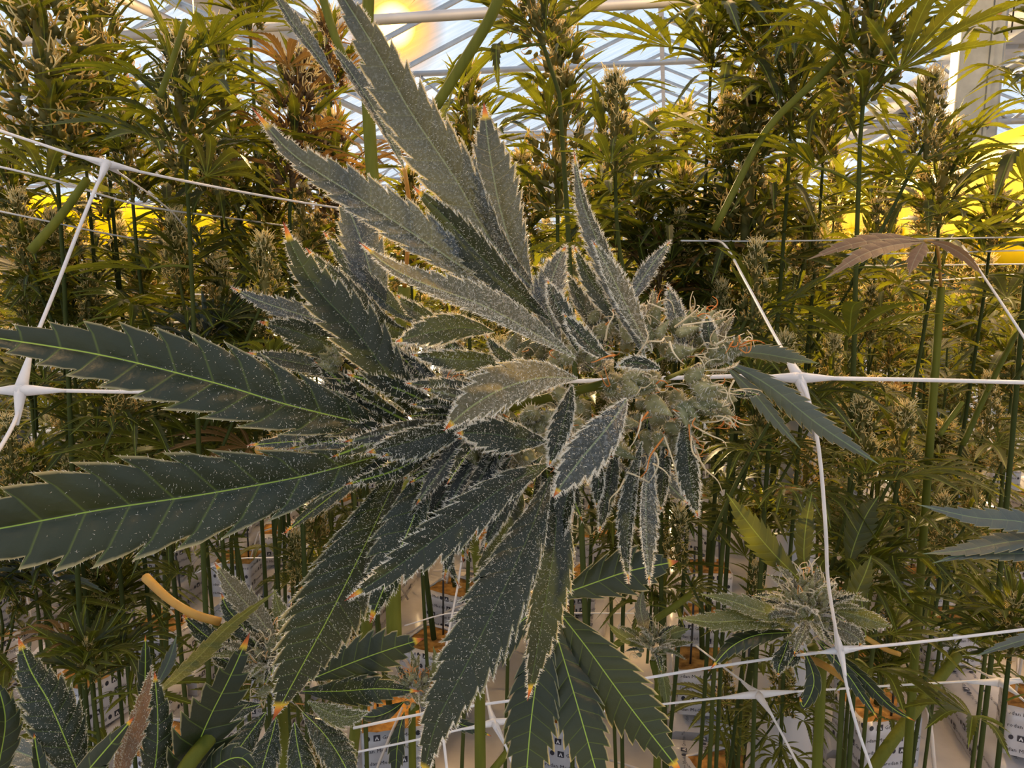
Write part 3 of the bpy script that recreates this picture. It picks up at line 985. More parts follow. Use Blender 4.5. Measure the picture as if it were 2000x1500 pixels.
# ------------------------------------------------------------------ the crop
PH = 'behind '
tops = [
    # px, py of the tip, depth, length, proto, seed, extra, label
    (70, -70, .80, .20, 3, 1, dict(nfan=14), 'tall sunlit plant filling the top left corner, orange pistils'),
    (345, 70, .74, .125, 1, 2, dict(nfan=13, fs=.105), 'bushy green plant with broad fan leaves against the sky, top left'),
    (245, 215, .85, .10, 0, 3, dict(nfan=10), 'plant with a small leafy head just above the upper net knot'),
    (585, 105, .82, .14, 0, 4, dict(nfan=9, brown=True, lean=(.1, 0)), 'browning plant with dry curled leaves, left of the sun glow'),
    (650, 225, .95, .12, 1, 5, dict(nfan=7, brown=True), 'brown drying flower head behind the long orange-tipped leaf'),
    (1095, 50, .88, .21, 0, 6, dict(nfan=12, rscale=.9), 'dark tall plant top standing behind the two upright frosted leaves'),
    (985, -140, .70, .11, 1, 7, dict(nfan=12, lean=(-.35, .1)), 'dark plant head cut by the top edge above the frosted leaves'),
    (1555, 75, .86, .10, 1, 9, dict(nfan=10), 'plant with a bright cream crest of pistils, right of centre at the top'),
    (1470, 160, .90, .20, 0, 10, dict(nfan=13), 'long dark flower spike with many side leaves, upper right'),
    (1255, 370, 1.0, .09, 3, 11, dict(nfan=9), 'plant with a round pale crest just above the frosted flower head'),
    (1395, -30, .95, .10, 2, 12, dict(nfan=14, fs=.12), 'plant with long thin fan leaves spread against the roof glass'),
    (1710, -120, .70, .145, 1, 13, dict(nfan=12, fs=.10), 'big dark flower head at the top right beside the steel column'),
    (1850, 243, .95, .125, 1, 14, dict(nfan=13, rscale=1.0), 'plant with a cream crest in front of the wide yellow ribbon'),
    (1725, 292, 1.30, .10, 0, 15, dict(nfan=8), 'small plant with a pale crest left of the wide yellow ribbon'),
    (1635, 325, 1.55, .11, 1, 16, dict(nfan=8), 'small plant with a pale crest, second left of the yellow ribbon'),
    (1945, 365, 1.0, .085, 3, 17, dict(nfan=7), 'dark round flower head low in front of the yellow ribbon'),
    (270, 480, 1.15, .10, 1, 18, dict(nfan=8), 'plant with a fluffy cream crest left of the toothed dark leaf'),
    (455, 235, 1.0, .09, 0, 19, dict(nfan=9), 'dark flower head hanging over the net line, upper left'),
    (428, 345, 1.05, .06, 1, 20, dict(nfan=8, below=.15), 'small dark head on a slanting stem, upper left'),
    (400, 628, .85, .05, 3, 21, dict(nfan=6, grey=True, below=.12), 'plant with grey narrow leaves and a curly cream crest above the big left leaf'),
    (100, 430, 1.0, .13, 0, 22, dict(nfan=9), 'dark plant at the left edge between the net cords'),
    (1215, 225, 1.15, .16, 0, 23, dict(nfan=10), 'plant with an open pale tip seen past the roof braces'),
    (1910, 575, 1.20, .08, 1, 24, dict(nfan=9), 'plant with a spiky pale crest at the right edge, below the ribbon'),
    (1990, 640, 1.1, .10, 0, 25, dict(nfan=9), 'plant cut by the right edge just above the white cord'),
    (1745, 600, 1.5, .12, 1, 26, dict(nfan=8), 'plant with yellowish crest between the two slanting net cords'),
    (215, 1105, 1.10, .055, 3, 28, dict(nfan=8, below=.15), 'orange-crested small head below the big left leaf'),
    (60, 1060, .95, .06, 1, 29, dict(nfan=8, below=.12, grey=True), 'dark head tucked under the lowest big leaf at the left edge'),
    (170, 1250, .82, .05, 0, 30, dict(nfan=8, below=.12), 'green leafy head at the lower left, in front of the white wraps'),
    (1690, 1040, .78, .07, 0, 34, dict(nfan=10, below=.08, fs=.085), 'plant with bright green fan leaves behind the lower right head'),
    (1480, 980, 1.20, .06, 1, 35, dict(nfan=8), 'yellow-green crest in front of the white post wrap'),
    (1985, 1165, .70, .06, 3, 36, dict(nfan=9, below=.08, fs=.075), 'plant at the right edge with long leaves reaching into the picture'),
    (1460, 1380, 1.50, .05, 2, 37, dict(nfan=5, below=.12), 'young green shoot low in front of the printed blocks'),
    (1730, 1270, 1.30, .05, 2, 38, dict(nfan=5, below=.10), 'tiny green shoot behind the orange cut stalk'),
    (240, 770, 1.0, .10, 3, 40, dict(nfan=9, lean=(.5, .1)), 'sunlit head with orange pistils under the left net knot'),
    (390, 800, .95, .08, 1, 41, dict(nfan=9, lean=(-.3, .1)), 'golden drooping head just under the upper big leaf'),
    (60, 870, 1.0, .10, 0, 42, dict(nfan=9), 'golden head at the left edge between the two big leaves'),
    (1290, 470, .95, .075, 3, 43, dict(nfan=8, brown=True), 'brownish head right behind the frosted flower tip'),
    (540, 560, 1.2, .12, 0, 44, dict(nfan=9), 'plant behind the toothed dark leaf, among the net lines'),
    (620, 1090, 1.5, .06, 1, 45, dict(nfan=8), 'small far head under the lower big leaf, by the white wraps'),
    (1610, 460, 1.4, .13, 0, 46, dict(nfan=9), 'plant with a split stem behind the slanting white cord'),
    (1850, 830, 1.3, .13, 1, 47, dict(nfan=10), 'dense plant below the white cord at the right'),
    (1600, 800, 1.6, .12, 0, 48, dict(nfan=9), 'plant below the right net knot, behind its grey leaflets'),
    (1720, 760, 1.4, .14, 3, 49, dict(nfan=10), 'dense dark plant under the middle of the white cord'),
    (800, 330, 1.2, .16, 0, 50, dict(nfan=10), 'plant seen between the upright frosted leaves'),
    (130, 560, 1.25, .12, 3, 51, dict(nfan=10), 'golden plant behind the slanting left cord'),
    (1340, 200, 1.3, .14, 0, 52, dict(nfan=9), 'plant with soft golden tips behind the roof gap'),
    (180, -60, .95, .16, 1, 53, dict(nfan=10), 'plant at the top edge between the corner plant and the bushy one'),
    (150, 120, .95, .13, 0, 60, dict(nfan=10), 'dark plant between the corner plant and the bushy top, upper left'),
    (15, 290, .95, .11, 2, 61, dict(nfan=9), 'plant at the left edge just under the upper net line'),
    (335, 335, 1.15, .12, 1, 62, dict(nfan=10), 'plant behind the upper left net knot, pale tip'),
    (425, 40, 1.05, .12, 0, 63, dict(nfan=10), 'plant right behind the bushy top, small pale tip'),
    (520, 330, 1.1, .12, 1, 64, dict(nfan=10), 'plant under the browning plants, behind the orange-tipped leaf'),
    (915, 130, 1.05, .14, 0, 65, dict(nfan=11), 'plant between the long frosted leaf and the dark tall plant'),
    (1175, 330, 1.15, .12, 0, 66, dict(nfan=10), 'plant behind the narrow upright frosted leaf'),
    (1020, 300, 1.1, .12, 1, 67, dict(nfan=10), 'plant just behind the tip of the shorter upright frosted leaf'),
    (1335, 330, 1.05, .14, 0, 68, dict(nfan=12), 'dark plant left of the slanting stem at the upper right'),
    (1540, 300, 1.15, .13, 2, 69, dict(nfan=10), 'plant right of the slanting stem, under the roof gap'),
    (1420, 430, 1.0, .12, 1, 70, dict(nfan=12), 'plant where the slanting cord starts, upper right'),
    (1620, 120, 1.0, .13, 2, 72, dict(nfan=11), 'plant between the bright cream crest and the big dark head'),
    (1500, -60, .92, .12, 1, 73, dict(nfan=11), 'leafy head cut by the top edge above the bright cream crest'),
    (2060, -90, .80, .08, 2, 74, dict(nfan=8, fs=.12), 'head at the top right corner with broad leaves before the column'),
    (640, 20, 1.1, .12, 0, 75, dict(nfan=9, brown=True), 'small brown plant at the top, left of the upright green stem'),
    (480, -110, .90, .10, 2, 54, dict(nfan=8), 'leafy head cut by the top edge, left of the two crossing stems'),
]
for px, py, d, L, pr, sd, ex, lab in tops:
    top_plant(px, py, d, L, lab, proto=pr, seed=sd, group=None, **ex)


# ---- whole plants standing in the rows, multi-branched
def whole_proto(seed, near):
    """hierarchy at the origin: stem, branches, flower clusters with leaves"""
    rs = np.random.RandomState(seed)
    t = bpy.data.objects.new('cannabis_plant', None)
    pass
    H = 1.15
    g = G()
    lean = rs.uniform(-.05, .05, 2)
    trunk = [(0, 0, 0), (lean[0], lean[1], .35), (lean[0] * 1.4, lean[1] * 1.4, .7), (lean[0], lean[1], H)]
    tube(trunk, [.0085, .007, .006, .003], 6, 10, g)
    heads = [(np.array([lean[0], lean[1], H]), np.array([rs.uniform(-.1, .1), rs.uniform(-.1, .1), 1]), rs.uniform(.15, .21))]
    nb = 8
    for q in range(nb):
        z0 = rs.uniform(.45, .8)
        a = q * 2 * math.pi / nb + rs.uniform(-.3, .3)
        b0 = np.array([lean[0] * 1.2, lean[1] * 1.2, z0])
        r_ = rs.uniform(.10, .20)
        z1 = rs.uniform(.70, 1.12)
        b1 = np.array([math.cos(a) * r_, math.sin(a) * r_, z1])
        tube([b0, (b0 + b1) / 2 + np.array([math.cos(a) * .05, math.sin(a) * .05, -.03]), b1], [.005, .0035, .0025], 5, 7, g)
        heads.append((b1, nrm(np.array([math.cos(a) * .25, math.sin(a) * .25, 1])), rs.uniform(.09, .15)))
    stem = g.mesh('stem', 'stem_dark')
    heads_out = []
    fol = G()
    pist = G()
    leaves = []
    for hq, (b, ax, L) in enumerate(heads):
        C = COLA[rs.randint(4)]
        A = np.eye(4)
        ax = nrm(ax)
        A[:3, 2] = ax; x = nrm(np.cross([0, 1, .1], ax)); A[:3, 0] = x; A[:3, 1] = np.cross(ax, x)
        A0 = A.copy()
        A = A @ np.diag([L, L, L, 1.]); A[:3, 3] = b - ax * L * .2
        heads_out.append((C, A))
        for (p, dd, s_) in C.leaves[::2 if near else 1]:
            P = (A @ np.append(p, 1))[:3]
            m_ = frame_mat(P, A0[:3, :3] @ dd, ax, .05 * s_)
            fol.join(SLO[rs.randint(3)], m_)
        nf = 5 if hq else 7
        for q in range(nf):
            a = q * 2.4 + rs.uniform(0, 1)
            P = b + ax * rs.uniform(-.22, .5) * L * 1.6 - np.array([0, 0, rs.uniform(0, .10)])
            D = np.array([math.cos(a), math.sin(a), rs.uniform(-.25, .4)])
            leaves.append((rs.randint(5), frame_mat(P, D, (0, 0, 1), rs.uniform(.07, .12))))
    for q in range(18):
        a = rs.uniform(0, 6.28); z = rs.uniform(.62, 1.0); r_ = rs.uniform(.02, .18)
        P = np.array([math.cos(a) * r_, math.sin(a) * r_, z])
        D = np.array([math.cos(a), math.sin(a), rs.uniform(-.3, .2)])
        leaves.append((rs.randint(5), frame_mat(P, D, (0, 0, 1), rs.uniform(.08, .13))))
    if not near:
        for k_, m_ in leaves:
            fol.join(FLO[k_ % 4], m_)
    foliage = fol.mesh('foliage' if not near else 'small_leaves', ['leaf_bg', 'stem'])
    return dict(stem=stem, heads=heads_out, foliage=foliage, leaves=leaves if near else [])


SLO = [scale_uv(sugar_leaf_g(q, False), .05) for q in range(3)]
FLO = [scale_uv(fan_leaf_g(70 + q, False, 7 if q else 5, droop=(.2, .4, .1, .3)[q]), .09) for q in range(4)]
WN = [whole_proto(200 + q, True) for q in range(3)]
WF = [whole_proto(300 + q, False) for q in range(5)]


def put_whole(pos, pr, ang, sc, label, group):
    t = empty('cannabis_plant', pos, label, 'plant', group)
    t.rotation_euler[2] = ang
    t.scale = (sc[0], sc[0], sc[1])
    obj('stem', pr['stem'], t)
    for C, A in pr['heads']:
        f = obj('flower_cluster', C.mesh, t, A)
        obj('pistils', C.pist, f)['kind'] = 'stuff'
    f = obj('foliage' if not pr['leaves'] else 'small_leaves', pr['foliage'], t)
    f['kind'] = 'stuff'
    for k_, m_ in pr['leaves']:
        obj('fan_leaf', FAN[k_], t, m_)
    return t


feet = []
rs = np.random.RandomState(11)
row = 0
for v in np.arange(-7.0, 8.5, .42):
    row += 1
    for u in np.arange(1.3, 9.5, .40):
        p = W(v + rs.uniform(-.06, .06), u + rs.uniform(-.1, .1) + (row % 2) * .2, .25)
        rel = p - CAMP
        dz = rel @ FWD
        if dz < 1.7:
            continue
        px = 1000 + FPX * (rel @ RGT) / dz
        dist = p[1]
        if abs(px - 1000) > 1000 + 190:
            continue
        # the path of the low sun stays a little open
        if dist > 7.4:
            continue
        feet.append((p, px, dist, row))
feet.sort(key=lambda f: f[2])
feet = feet[:235]
near_n = 0
firsts = [f_[0].tolist() for f_ in sorted([f_ for f_ in feet if f_[2] < 2.3], key=lambda f_: f_[1])]
ORD = [w_ + ' from the left' for w_ in 'first second third fourth fifth sixth seventh eighth ninth tenth eleventh twelfth thirteenth fourteenth fifteenth sixteenth seventeenth eighteenth nineteenth twentieth'.split()]
print('FIRST', len(firsts))
for p, px, dist, row in feet:
    zone = 'left' if px < 620 else ('middle' if px < 1300 else 'right')
    if dist < 2.3:
        pr = WN[rs.randint(3)]
        lab = 'whole many-branched plant of the first rows, %s' % ORD[firsts.index(p.tolist())]
        _ = {'left': 'x',
               'middle': 'whole plant of the first rows standing in a printed block, behind the frosted flower head',
               'right': 'whole plant of the first rows standing in a printed block, under the right white cord'}[zone]
        grp = 'whole plants of the first rows'
        sc = (rs.uniform(.9, 1.05), rs.uniform(.84, 1.02))
    else:
        pr = WF[rs.randint(5)]
        z6 = int(np.clip((px + 190) // 297, 0, 7))
        far = dist > 4.2
        lab = ('far plant deep in the crop, ' if far else 'plant in the middle rows, ') + ['past the left edge knot', 'under the upper left net knot', 'behind the toothed dark leaf', 'behind the frosted leaves',
                                                                                       'behind the flower head', 'behind the right end of the flower head', 'below the right net knot', 'towards the right edge'][z6]
        grp = lab
        sc = (rs.uniform(.9, 1.15), rs.uniform(.84, 1.10))
    put_whole(p, pr, rs.uniform(0, 6.28), sc, lab, grp)
print('PLANTS', len(feet))

# ------------------------------------------------------------------ blocks, slabs, tubes
def text_g(body, size):
    c = bpy.data.curves.new('t', 'FONT')
    c.body = body; c.size = size; c.resolution_u = 1
    c.space_character = 1.02
    o = bpy.data.objects.new('t', c)
    COL.objects.link(o)
    bpy.context.view_layer.update()
    me = bpy.data.meshes.new_from_object(o)
    V = np.array([v.co[:] for v in me.vertices])
    g = G()
    F3 = [p.vertices[:] for p in me.polygons if len(p.vertices) == 3]
    F4 = [p.vertices[:] for p in me.polygons if len(p.vertices) == 4]
    w_ = V[:, 0].max()
    n_ = 0
    if F3: g.add(V, F3)
    if F4: g.add(V, F4)
    bpy.data.objects.remove(o)
    bpy.data.meshes.remove(me)
    return g, w_


TXT, TXW = text_g('Grodan Med', .0145)


def logo(g, cx, cy, s):
    V = [(cx, cy, 0), (cx + s, cy, 0), (cx + s, cy + s, 0), (cx, cy + s, 0)]
    g.add(V, [[0, 1, 2, 3]], 0)
    a = .18 * s
    for sx in (-1, 1):
        m_ = cx + s / 2
        V = [(m_ + sx * .04 * s, cy + s * .82, .0003), (m_ + sx * .30 * s, cy + a, .0003), (m_ + sx * .14 * s, cy + a * .9, .0003), (m_ + sx * .03 * s, cy + s * .45, .0003)]
        g.add(V, [[0, 1, 2, 3]] if sx < 0 else [[3, 2, 1, 0]], 1)


def badge(g, cx, cy, s):
    a = np.linspace(0, 2 * math.pi, 11)[:-1]
    V = np.stack([cx + s * .42 * (1 + np.cos(a)), cy + s * .5 * (1 + np.sin(a)), np.zeros(10)], 1)
    V = np.vstack([V, [[cx + s * .42, cy + s * .5, 0]]])
    g.add(V, [[q, (q + 1) % 10, 10] for q in range(10)], 0)


def clip_join(g, src, Mx, x0, x1):
    V = np.concatenate(src.V)
    V = V @ Mx[:3, :3].T + Mx[:3, 3]
    ok = (V[:, 0] > x0) & (V[:, 0] < x1)
    for F, mm in zip(src.T + src.Q, src.TM + src.QM):
        k_ = ok[F].all(1)
        if k_.any():
            g.add(V, F[k_], mm[0])


def face_print(wd, ht, rows, off):
    """rows of mark + words + badge over a face wd x ht, origin lower left"""
    g = G()
    unit = G()
    logo(unit, 0, 0, .0165)
    unit.join(TXT, T4((.021, .003, 0)))
    badge(unit, .021 + TXW + .006, .001, .014)
    per = .021 + TXW + .006 + .020
    for r_ in range(rows):
        y = ht * (r_ + .5) / rows - .008
        x = -per * (.3 + .47 * ((r_ + off) % 3))
        while x < wd:
            clip_join(g, unit, T4((x, y, 0)), .002, wd - .002)
            x += per
    return g


BW, BH = .15, .135
def block_meshes(off):
    # sleeve: four sides, slightly bulged, open top with a ragged lip
    g = G()
    n = 8
    pts = []
    for s_ in range(4):
        a0 = [(-1, -1), (1, -1), (1, 1), (-1, 1)][s_]; a1 = [(-1, -1), (1, -1), (1, 1), (-1, 1)][(s_ + 1) % 4]
        for q in range(n):
            f = q / n
            b = 1 + .012 * math.sin(f * math.pi)
            pts.append(((a0[0] * (1 - f) + a1[0] * f) * BW / 2 * b, (a0[1] * (1 - f) + a1[1] * f) * BW / 2 * b))
    k = len(pts)
    zs = [0, BH * .3, BH * .7, BH]
    V = []
    rs_ = np.random.RandomState(off)
    for z in zs:
        for (x, y) in pts:
            V.append((x, y, z + (rs_.uniform(-.002, .004) if z == BH else 0)))
    for (x, y) in pts:   # folded inner lip
        V.append((x * .975, y * .975, BH - .006))
    nz = len(zs) + 1
    F = [[a * k + q, a * k + (q + 1) % k, (a + 1) * k + (q + 1) % k, (a + 1) * k + q] for a in range(nz - 1) for q in range(k)]
    wrap = G().add(V, F).mesh('wrap', 'wrap')
    g = G()
    for s_ in range(4):
        fp = face_print(BW, BH, 4, off + s_)
        th = s_ * math.pi / 2
        m_ = np.eye(4)
        m_[:3, 0] = (math.cos(th), math.sin(th), 0); m_[:3, 1] = (0, 0, 1); m_[:3, 2] = (math.sin(th), -math.cos(th), 0)
        m_[:3, 3] = np.array([math.sin(th), -math.cos(th), 0]) * (BW / 2 + .0016) - np.array([math.cos(th), math.sin(th), 0]) * BW / 2
        g.join(fp, m_)
    pr = g.mesh('printed_marks', ['print', 'printpale'], False)
    # fibrous top
    m = 9
    xs_ = np.linspace(-BW / 2 * .97, BW / 2 * .97, m)
    X_, Y_ = np.meshgrid(xs_, xs_)
    Z_ = BH - .007 + rs_.uniform(-.004, .004, X_.shape)
    i_, j_ = np.meshgrid(np.arange(m - 1), np.arange(m - 1), indexing='ij')
    F = np.stack([i_ * m + j_, i_ * m + j_ + 1, (i_ + 1) * m + j_ + 1, (i_ + 1) * m + j_], -1).reshape(-1, 4)
    top = G().add(np.stack([X_, Y_, Z_], -1).reshape(-1, 3), F).mesh('growing_wool', 'wool')
    return wrap, pr, top


BLK = [block_meshes(q) for q in range(3)]


def slab_meshes(off):
    g = G()
    Ls, Ws, Hs = .98, .20, .10
    n = 40
    V = []
    cs = [(-1, 0), (-1, .8), (-.85, 1), (0, 1.04), (.85, 1), (1, .8), (1, 0)]
    rs_ = np.random.RandomState(off)
    for q in range(n + 1):
        y = -Ls / 2 + Ls * q / n
        e_ = 1 - .25 * (abs(q - n / 2) / (n / 2)) ** 12
        for (a, b) in cs:
            V.append((a * Ws / 2 * (1 + rs_.uniform(-.015, .015)), y, b * Hs * e_ + rs_.uniform(-.002, .002)))
    k = len(cs)
    F = [[q * k + a, q * k + a + 1, (q + 1) * k + a + 1, (q + 1) * k + a] for q in range(n) for a in range(k - 1)]
    g.add(V, F)
    g.add([V[a] for a in range(k)], [[0, a, a + 1] for a in range(1, k - 1)])
    g.add([V[n * k + a] for a in range(k)], [[0, a + 1, a] for a in range(1, k - 1)])
    film = g.mesh('wrap', 'wrap')
    g = G()
    for s_ in (-1, 1):
        fp = face_print(Ls, Hs * .8, 2, off)
        m_ = np.eye(4)
        m_[:3, 0] = (0, s_, 0); m_[:3, 1] = (0, 0, 1); m_[:3, 2] = (s_, 0, 0)
        m_[:3, 3] = (s_ * (Ws / 2 + .0022), -s_ * Ls / 2, 0)
        g.join(fp, m_)
    fp = face_print(Ls, .16, 3, off + 1)
    m_ = np.eye(4); m_[:3, 0] = (0, 1, 0); m_[:3, 1] = (-1, 0, 0); m_[:3, 2] = (0, 0, 1)
    m_[:3, 3] = (.08, -Ls / 2, Hs * 1.04 + .003)
    g.join(fp, m_)
    return film, g.mesh('printed_marks', ['print', 'printpale'], False)


SLAB = [slab_meshes(q) for q in range(2)]
rs = np.random.RandomState(5)
VR = np.arange(-7.0, 8.5, .42)
for ri, v in enumerate(VR):
    for u in np.arange(1.0, 5.0, 1.02):
        p = W(v, u + .5, 0)
        rel = p - CAMP; dz = rel @ FWD
        px = 1000 + FPX * (rel @ RGT) / max(dz, .1)
        if dz < 1.1 or abs(px - 1000) > 1250:
            continue
        zone = 'left' if px < 620 else ('middle' if px < 1300 else 'right')
        t = empty('grow_slab', p, {'left': 'long white-wrapped grow slab lying under the blocks at the lower left',
                                   'middle': 'long white-wrapped grow slab lying under the blocks at the lower middle',
                                   'right': 'long white-wrapped grow slab lying under the blocks at the lower right'}[zone], 'slab', 'grow slabs, ' + zone)
        t.rotation_euler[2] = -AZ + rs.uniform(-.02, .02)
        f, pm = SLAB[rs.randint(2)]
        obj('wrap', f, t); obj('printed_marks', pm, t)
ANG = []
blk_f = [g_[0].tolist() for g_ in sorted([g_ for g_ in feet if g_[2] < 2.3], key=lambda g_: g_[1])]
for p, px, dist, row in feet:
    if dist > 4.6:
        continue
    zone = 'left' if px < 620 else ('middle' if px < 1300 else 'right')
    z8 = ['at the left edge', 'under the upright bumpy leaf', 'under the close rosette plant', 'behind the long hanging leaves', 'below the matte hanging leaf',
          'left of the lower right net knot', 'right of the lower right net knot', 'at the right edge'][int(np.clip((px + 190) // 297, 0, 7))]
    lab = ('small far' if dist > 3.2 else 'second row') + ' rockwool block, white printed wrap, ' + z8
    t = empty('rockwool_block', (p[0], p[1], .25 - BH + .003), lab, 'grow block', lab)
    t.rotation_euler[2] = -AZ + rs.uniform(-.5, .5)
    if p.tolist() in blk_f:
        t['label'] = 'front row rockwool block in printed white wrap, ' + ORD[blk_f.index(p.tolist())]
        t['group'] = 'front row rockwool blocks'
    wv, pm, tp = BLK[rs.randint(3)]
    obj('wrap', wv, t); obj('printed_marks', pm, t); obj('growing_wool', tp, t)
    if dist < 3.6:
        a = rs.uniform(0, 6.28)
        sp = np.array([p[0] + .045 * math.cos(a), p[1] + .045 * math.sin(a), .20])
        g = G()
        tube([(0, 0, 0), (.003, 0, .2), (rs.uniform(-.02, .02), .01, rs.uniform(.3, .5))], .0032, 5, 5, g)
        o = obj('support_stake', g.mesh('support_stake', 'black'), None, T4(sp))
        tag(o, 'thin black stake pushed into a rockwool block, ' + {'left': 'lower left', 'middle': 'below the hanging leaves', 'right': 'lower right'}[zone], 'stake', 'black stakes, ' + zone)
        if rs.rand() < .75:
            a = rs.uniform(0, 6.28)
            sp = np.array([p[0] + .05 * math.cos(a), p[1] + .05 * math.sin(a), .235])
            g = G()
            dx, dy = rs.uniform(-.22, .22), rs.uniform(-.2, .2)
            tube([(0, 0, 0), (dx * .3, dy * .3, rs.uniform(.06, .16)), (dx, dy, rs.uniform(-.02, .10)), (dx * 1.4, dy * 1.5, -.10)], rs.uniform(.0025, .005), 6, 9, g)
            o = obj('drip_tube', g.mesh('drip_tube', 'tube'), None, T4(sp))
            tag(o, 'pale bent drip tube ending in a rockwool block, ' + {'left': 'lower left', 'middle': 'below the hanging leaves', 'right': 'lower right'}[zone], 'tube', 'drip tubes, ' + zone)
        for _ in range(1):
            a = rs.uniform(0, 6.28)
            b_ = np.array([p[0] + .13 * math.cos(a), p[1] + .13 * math.sin(a), .13])
            g = G()
            dd = np.array([rs.uniform(-.18, .18), rs.uniform(-.12, .12), rs.uniform(.0, .18)])
            tube([-dd * .3, dd * .4 + (0, 0, .01), dd], [.004, .003], 5, 5, g)
            o = obj('dry_stalk', g.mesh('dry_stalk', 'tube'), None, T4(b_))
            tag(o, 'dry tan stalk lying between the wrapped blocks, ' + {'left': 'lower left', 'middle': 'below the hanging leaves', 'right': 'lower right'}[zone], 'stalk', 'dry stalks, ' + zone)

# the pale wrapped post behind the right net knot
pb = U(1552, 1030, 1.3)
t = empty('wrapped_post', (pb[0], pb[1], 0), 'pale cone-shaped wrapped post behind the grey leaflets and right net knot', 'post')
g = G()
hz = U(1565, 805, 1.3)[2]
V = []; n = 14
for z, r_ in ((0, .075), (.4, .06), (.7, .048), (hz - .12, .031), (hz, .024)):
    for a in range(n):
        th = 2 * math.pi * a / n
        V.append((r_ * math.cos(th) * (1 + .05 * math.sin(3 * th)), r_ * math.sin(th), z))
F = [[k_ * n + a, k_ * n + (a + 1) % n, (k_ + 1) * n + (a + 1) % n, (k_ + 1) * n + a] for k_ in range(4) for a in range(n)]
obj('sleeve', G().add(V, F).mesh('sleeve', 'film'), t)
g = G(); tube([(0, 0, 0), (0, 0, hz - .02)], .02, 8, 2, g)
obj('core', g.mesh('core', 'tube'), t)

# ------------------------------------------------------------------ trellis nets
def knot_g(dirs, r, ln):
    """moulded crossing: webbed star that runs out into the cords"""
    g = G()
    for d, l_ in dirs:
        tube([(0, 0, 0), np.array(d) * l_ * .35, np.array(d) * l_], [r * 1.0, r * .62, r * .22], 8, 6, g)
    k = 8
    V = [(0, 0, r * 1.05)]
    for q in range(1, 4):
        ph = math.pi * q / 4
        for a in range(k):
            V.append((r * 1.25 * math.sin(ph) * math.cos(2 * math.pi * a / k), r * 1.1 * math.sin(ph) * math.sin(2 * math.pi * a / k), r * 1.05 * math.cos(ph)))
    V.append((0, 0, -r * 1.05))
    F = [[0, 1 + a, 1 + (a + 1) % k] for a in range(k)] + [[25, 17 + (a + 1) % k, 17 + a] for a in range(k)]
    g.add(V, F)
    F = [[1 + (q) * k + a, 1 + (q + 1) * k + a, 1 + (q + 1) * k + (a + 1) % k, 1 + q * k + (a + 1) % k] for q in range(2) for a in range(k)]
    g.T[-1] = g.T[-1]
    g.add(V, F)
    return g


def net(label, origin, cords, knots, r=.0011, group=None):
    t = empty('trellis_net', origin, label, 'net', group)
    o = np.asarray(origin)
    for pts, rr in cords:
        P = [U(*p) - o for p in pts]
        g = G(); tube(P, rr * r, 6, 6 * (len(P) - 1) + 1, g)
        obj('cord', g.mesh('cord', 'cord'), t)
    for (p, arms, kr) in knots:
        c = U(*p)
        dirs = []
        for a in arms:
            d = U(*a) - c
            l_ = min(np.linalg.norm(d), kr * 9)
            dirs.append((nrm(d), l_))
        obj('knot', knot_g(dirs, kr, 0).mesh('knot', 'cord'), t, T4(c - o))
    return t


net('near white trellis net with big knots left and right of the flower head', U(1000, 745, .47),
    [([(-120, 765, .50), (40, 762, .50), (300, 765, .50), (600, 755, .49), (1000, 748, .47), (1430, 735, .46), (1560, 738, .46), (1800, 742, .46), (2120, 750, .46)], 1.15),
     ([(207, 320, .58), (165, 420, .55), (110, 560, .53), (62, 680, .51), (40, 762, .50), (32, 815, .49), (-10, 890, .47), (-80, 980, .45)], 1.15),
     ([(1385, 468, .78), (1415, 478, .72), (1455, 548, .62), (1510, 650, .53), (1560, 738, .46), (1585, 800, .45), (1602, 900, .45), (1613, 1040, .46), (1618, 1140, .49), (1640, 1270, .55), (1668, 1400, .56), (1712, 1530, .57)], 1.0),
     ], [((40, 762, .50), [(62, 680, .51), (-30, 764, .50), (130, 763, .50), (34, 830, .49)], .0042),
         ((1560, 738, .46), [(1520, 668, .49), (1480, 737, .46), (1640, 739, .46), (1588, 810, .45)], .0036)], r=.0011)
net('upper left trellis net with a small knot, its cords slanting down to the right', U(207, 320, .58),
    [([(-60, 235, .56), (60, 275, .57), (207, 320, .58), (420, 365, .66), (620, 400, .78), (800, 425, .95)], 1.0),
     ([(207, 320, .58), (300, 385, .70), (350, 430, .80), (400, 505, .95), (420, 545, 1.1)], .75),
     ([(-60, 312, .68), (100, 350, .70), (280, 402, .78), (480, 430, .9), (700, 462, 1.1)], .9),
     ([(-60, 400, .80), (60, 425, .82), (240, 462, .90), (430, 490, 1.0), (640, 512, 1.2)], .9),
     ([(0, 480, .95), (200, 510, 1.05), (420, 530, 1.2), (640, 545, 1.4)], .9)],
    [((207, 320, .58), [(150, 303, .58), (270, 333, .6), (192, 360, .57), (235, 340, .6)], .0035)], r=.00105)
net('level trellis net seen edge-on behind the crop, left of the flower head', U(500, 560, 1.5),
    [([(250, 570, 1.5), (450, 577, 1.5), (760, 585, 1.5)], 1), ([(300, 600, 1.7), (520, 606, 1.7), (800, 600, 1.7)], 1),
     ([(300, 632, 1.4), (560, 618, 1.6), (820, 622, 1.6)], 1), ([(330, 655, 1.35), (520, 640, 1.5), (800, 640, 1.5)], 1),
     ([(120, 545, 1.6), (420, 558, 1.6), (760, 560, 1.6)], 1), ([(380, 520, 1.9), (620, 530, 1.9), (900, 528, 1.9)], 1)], [], r=.0013)
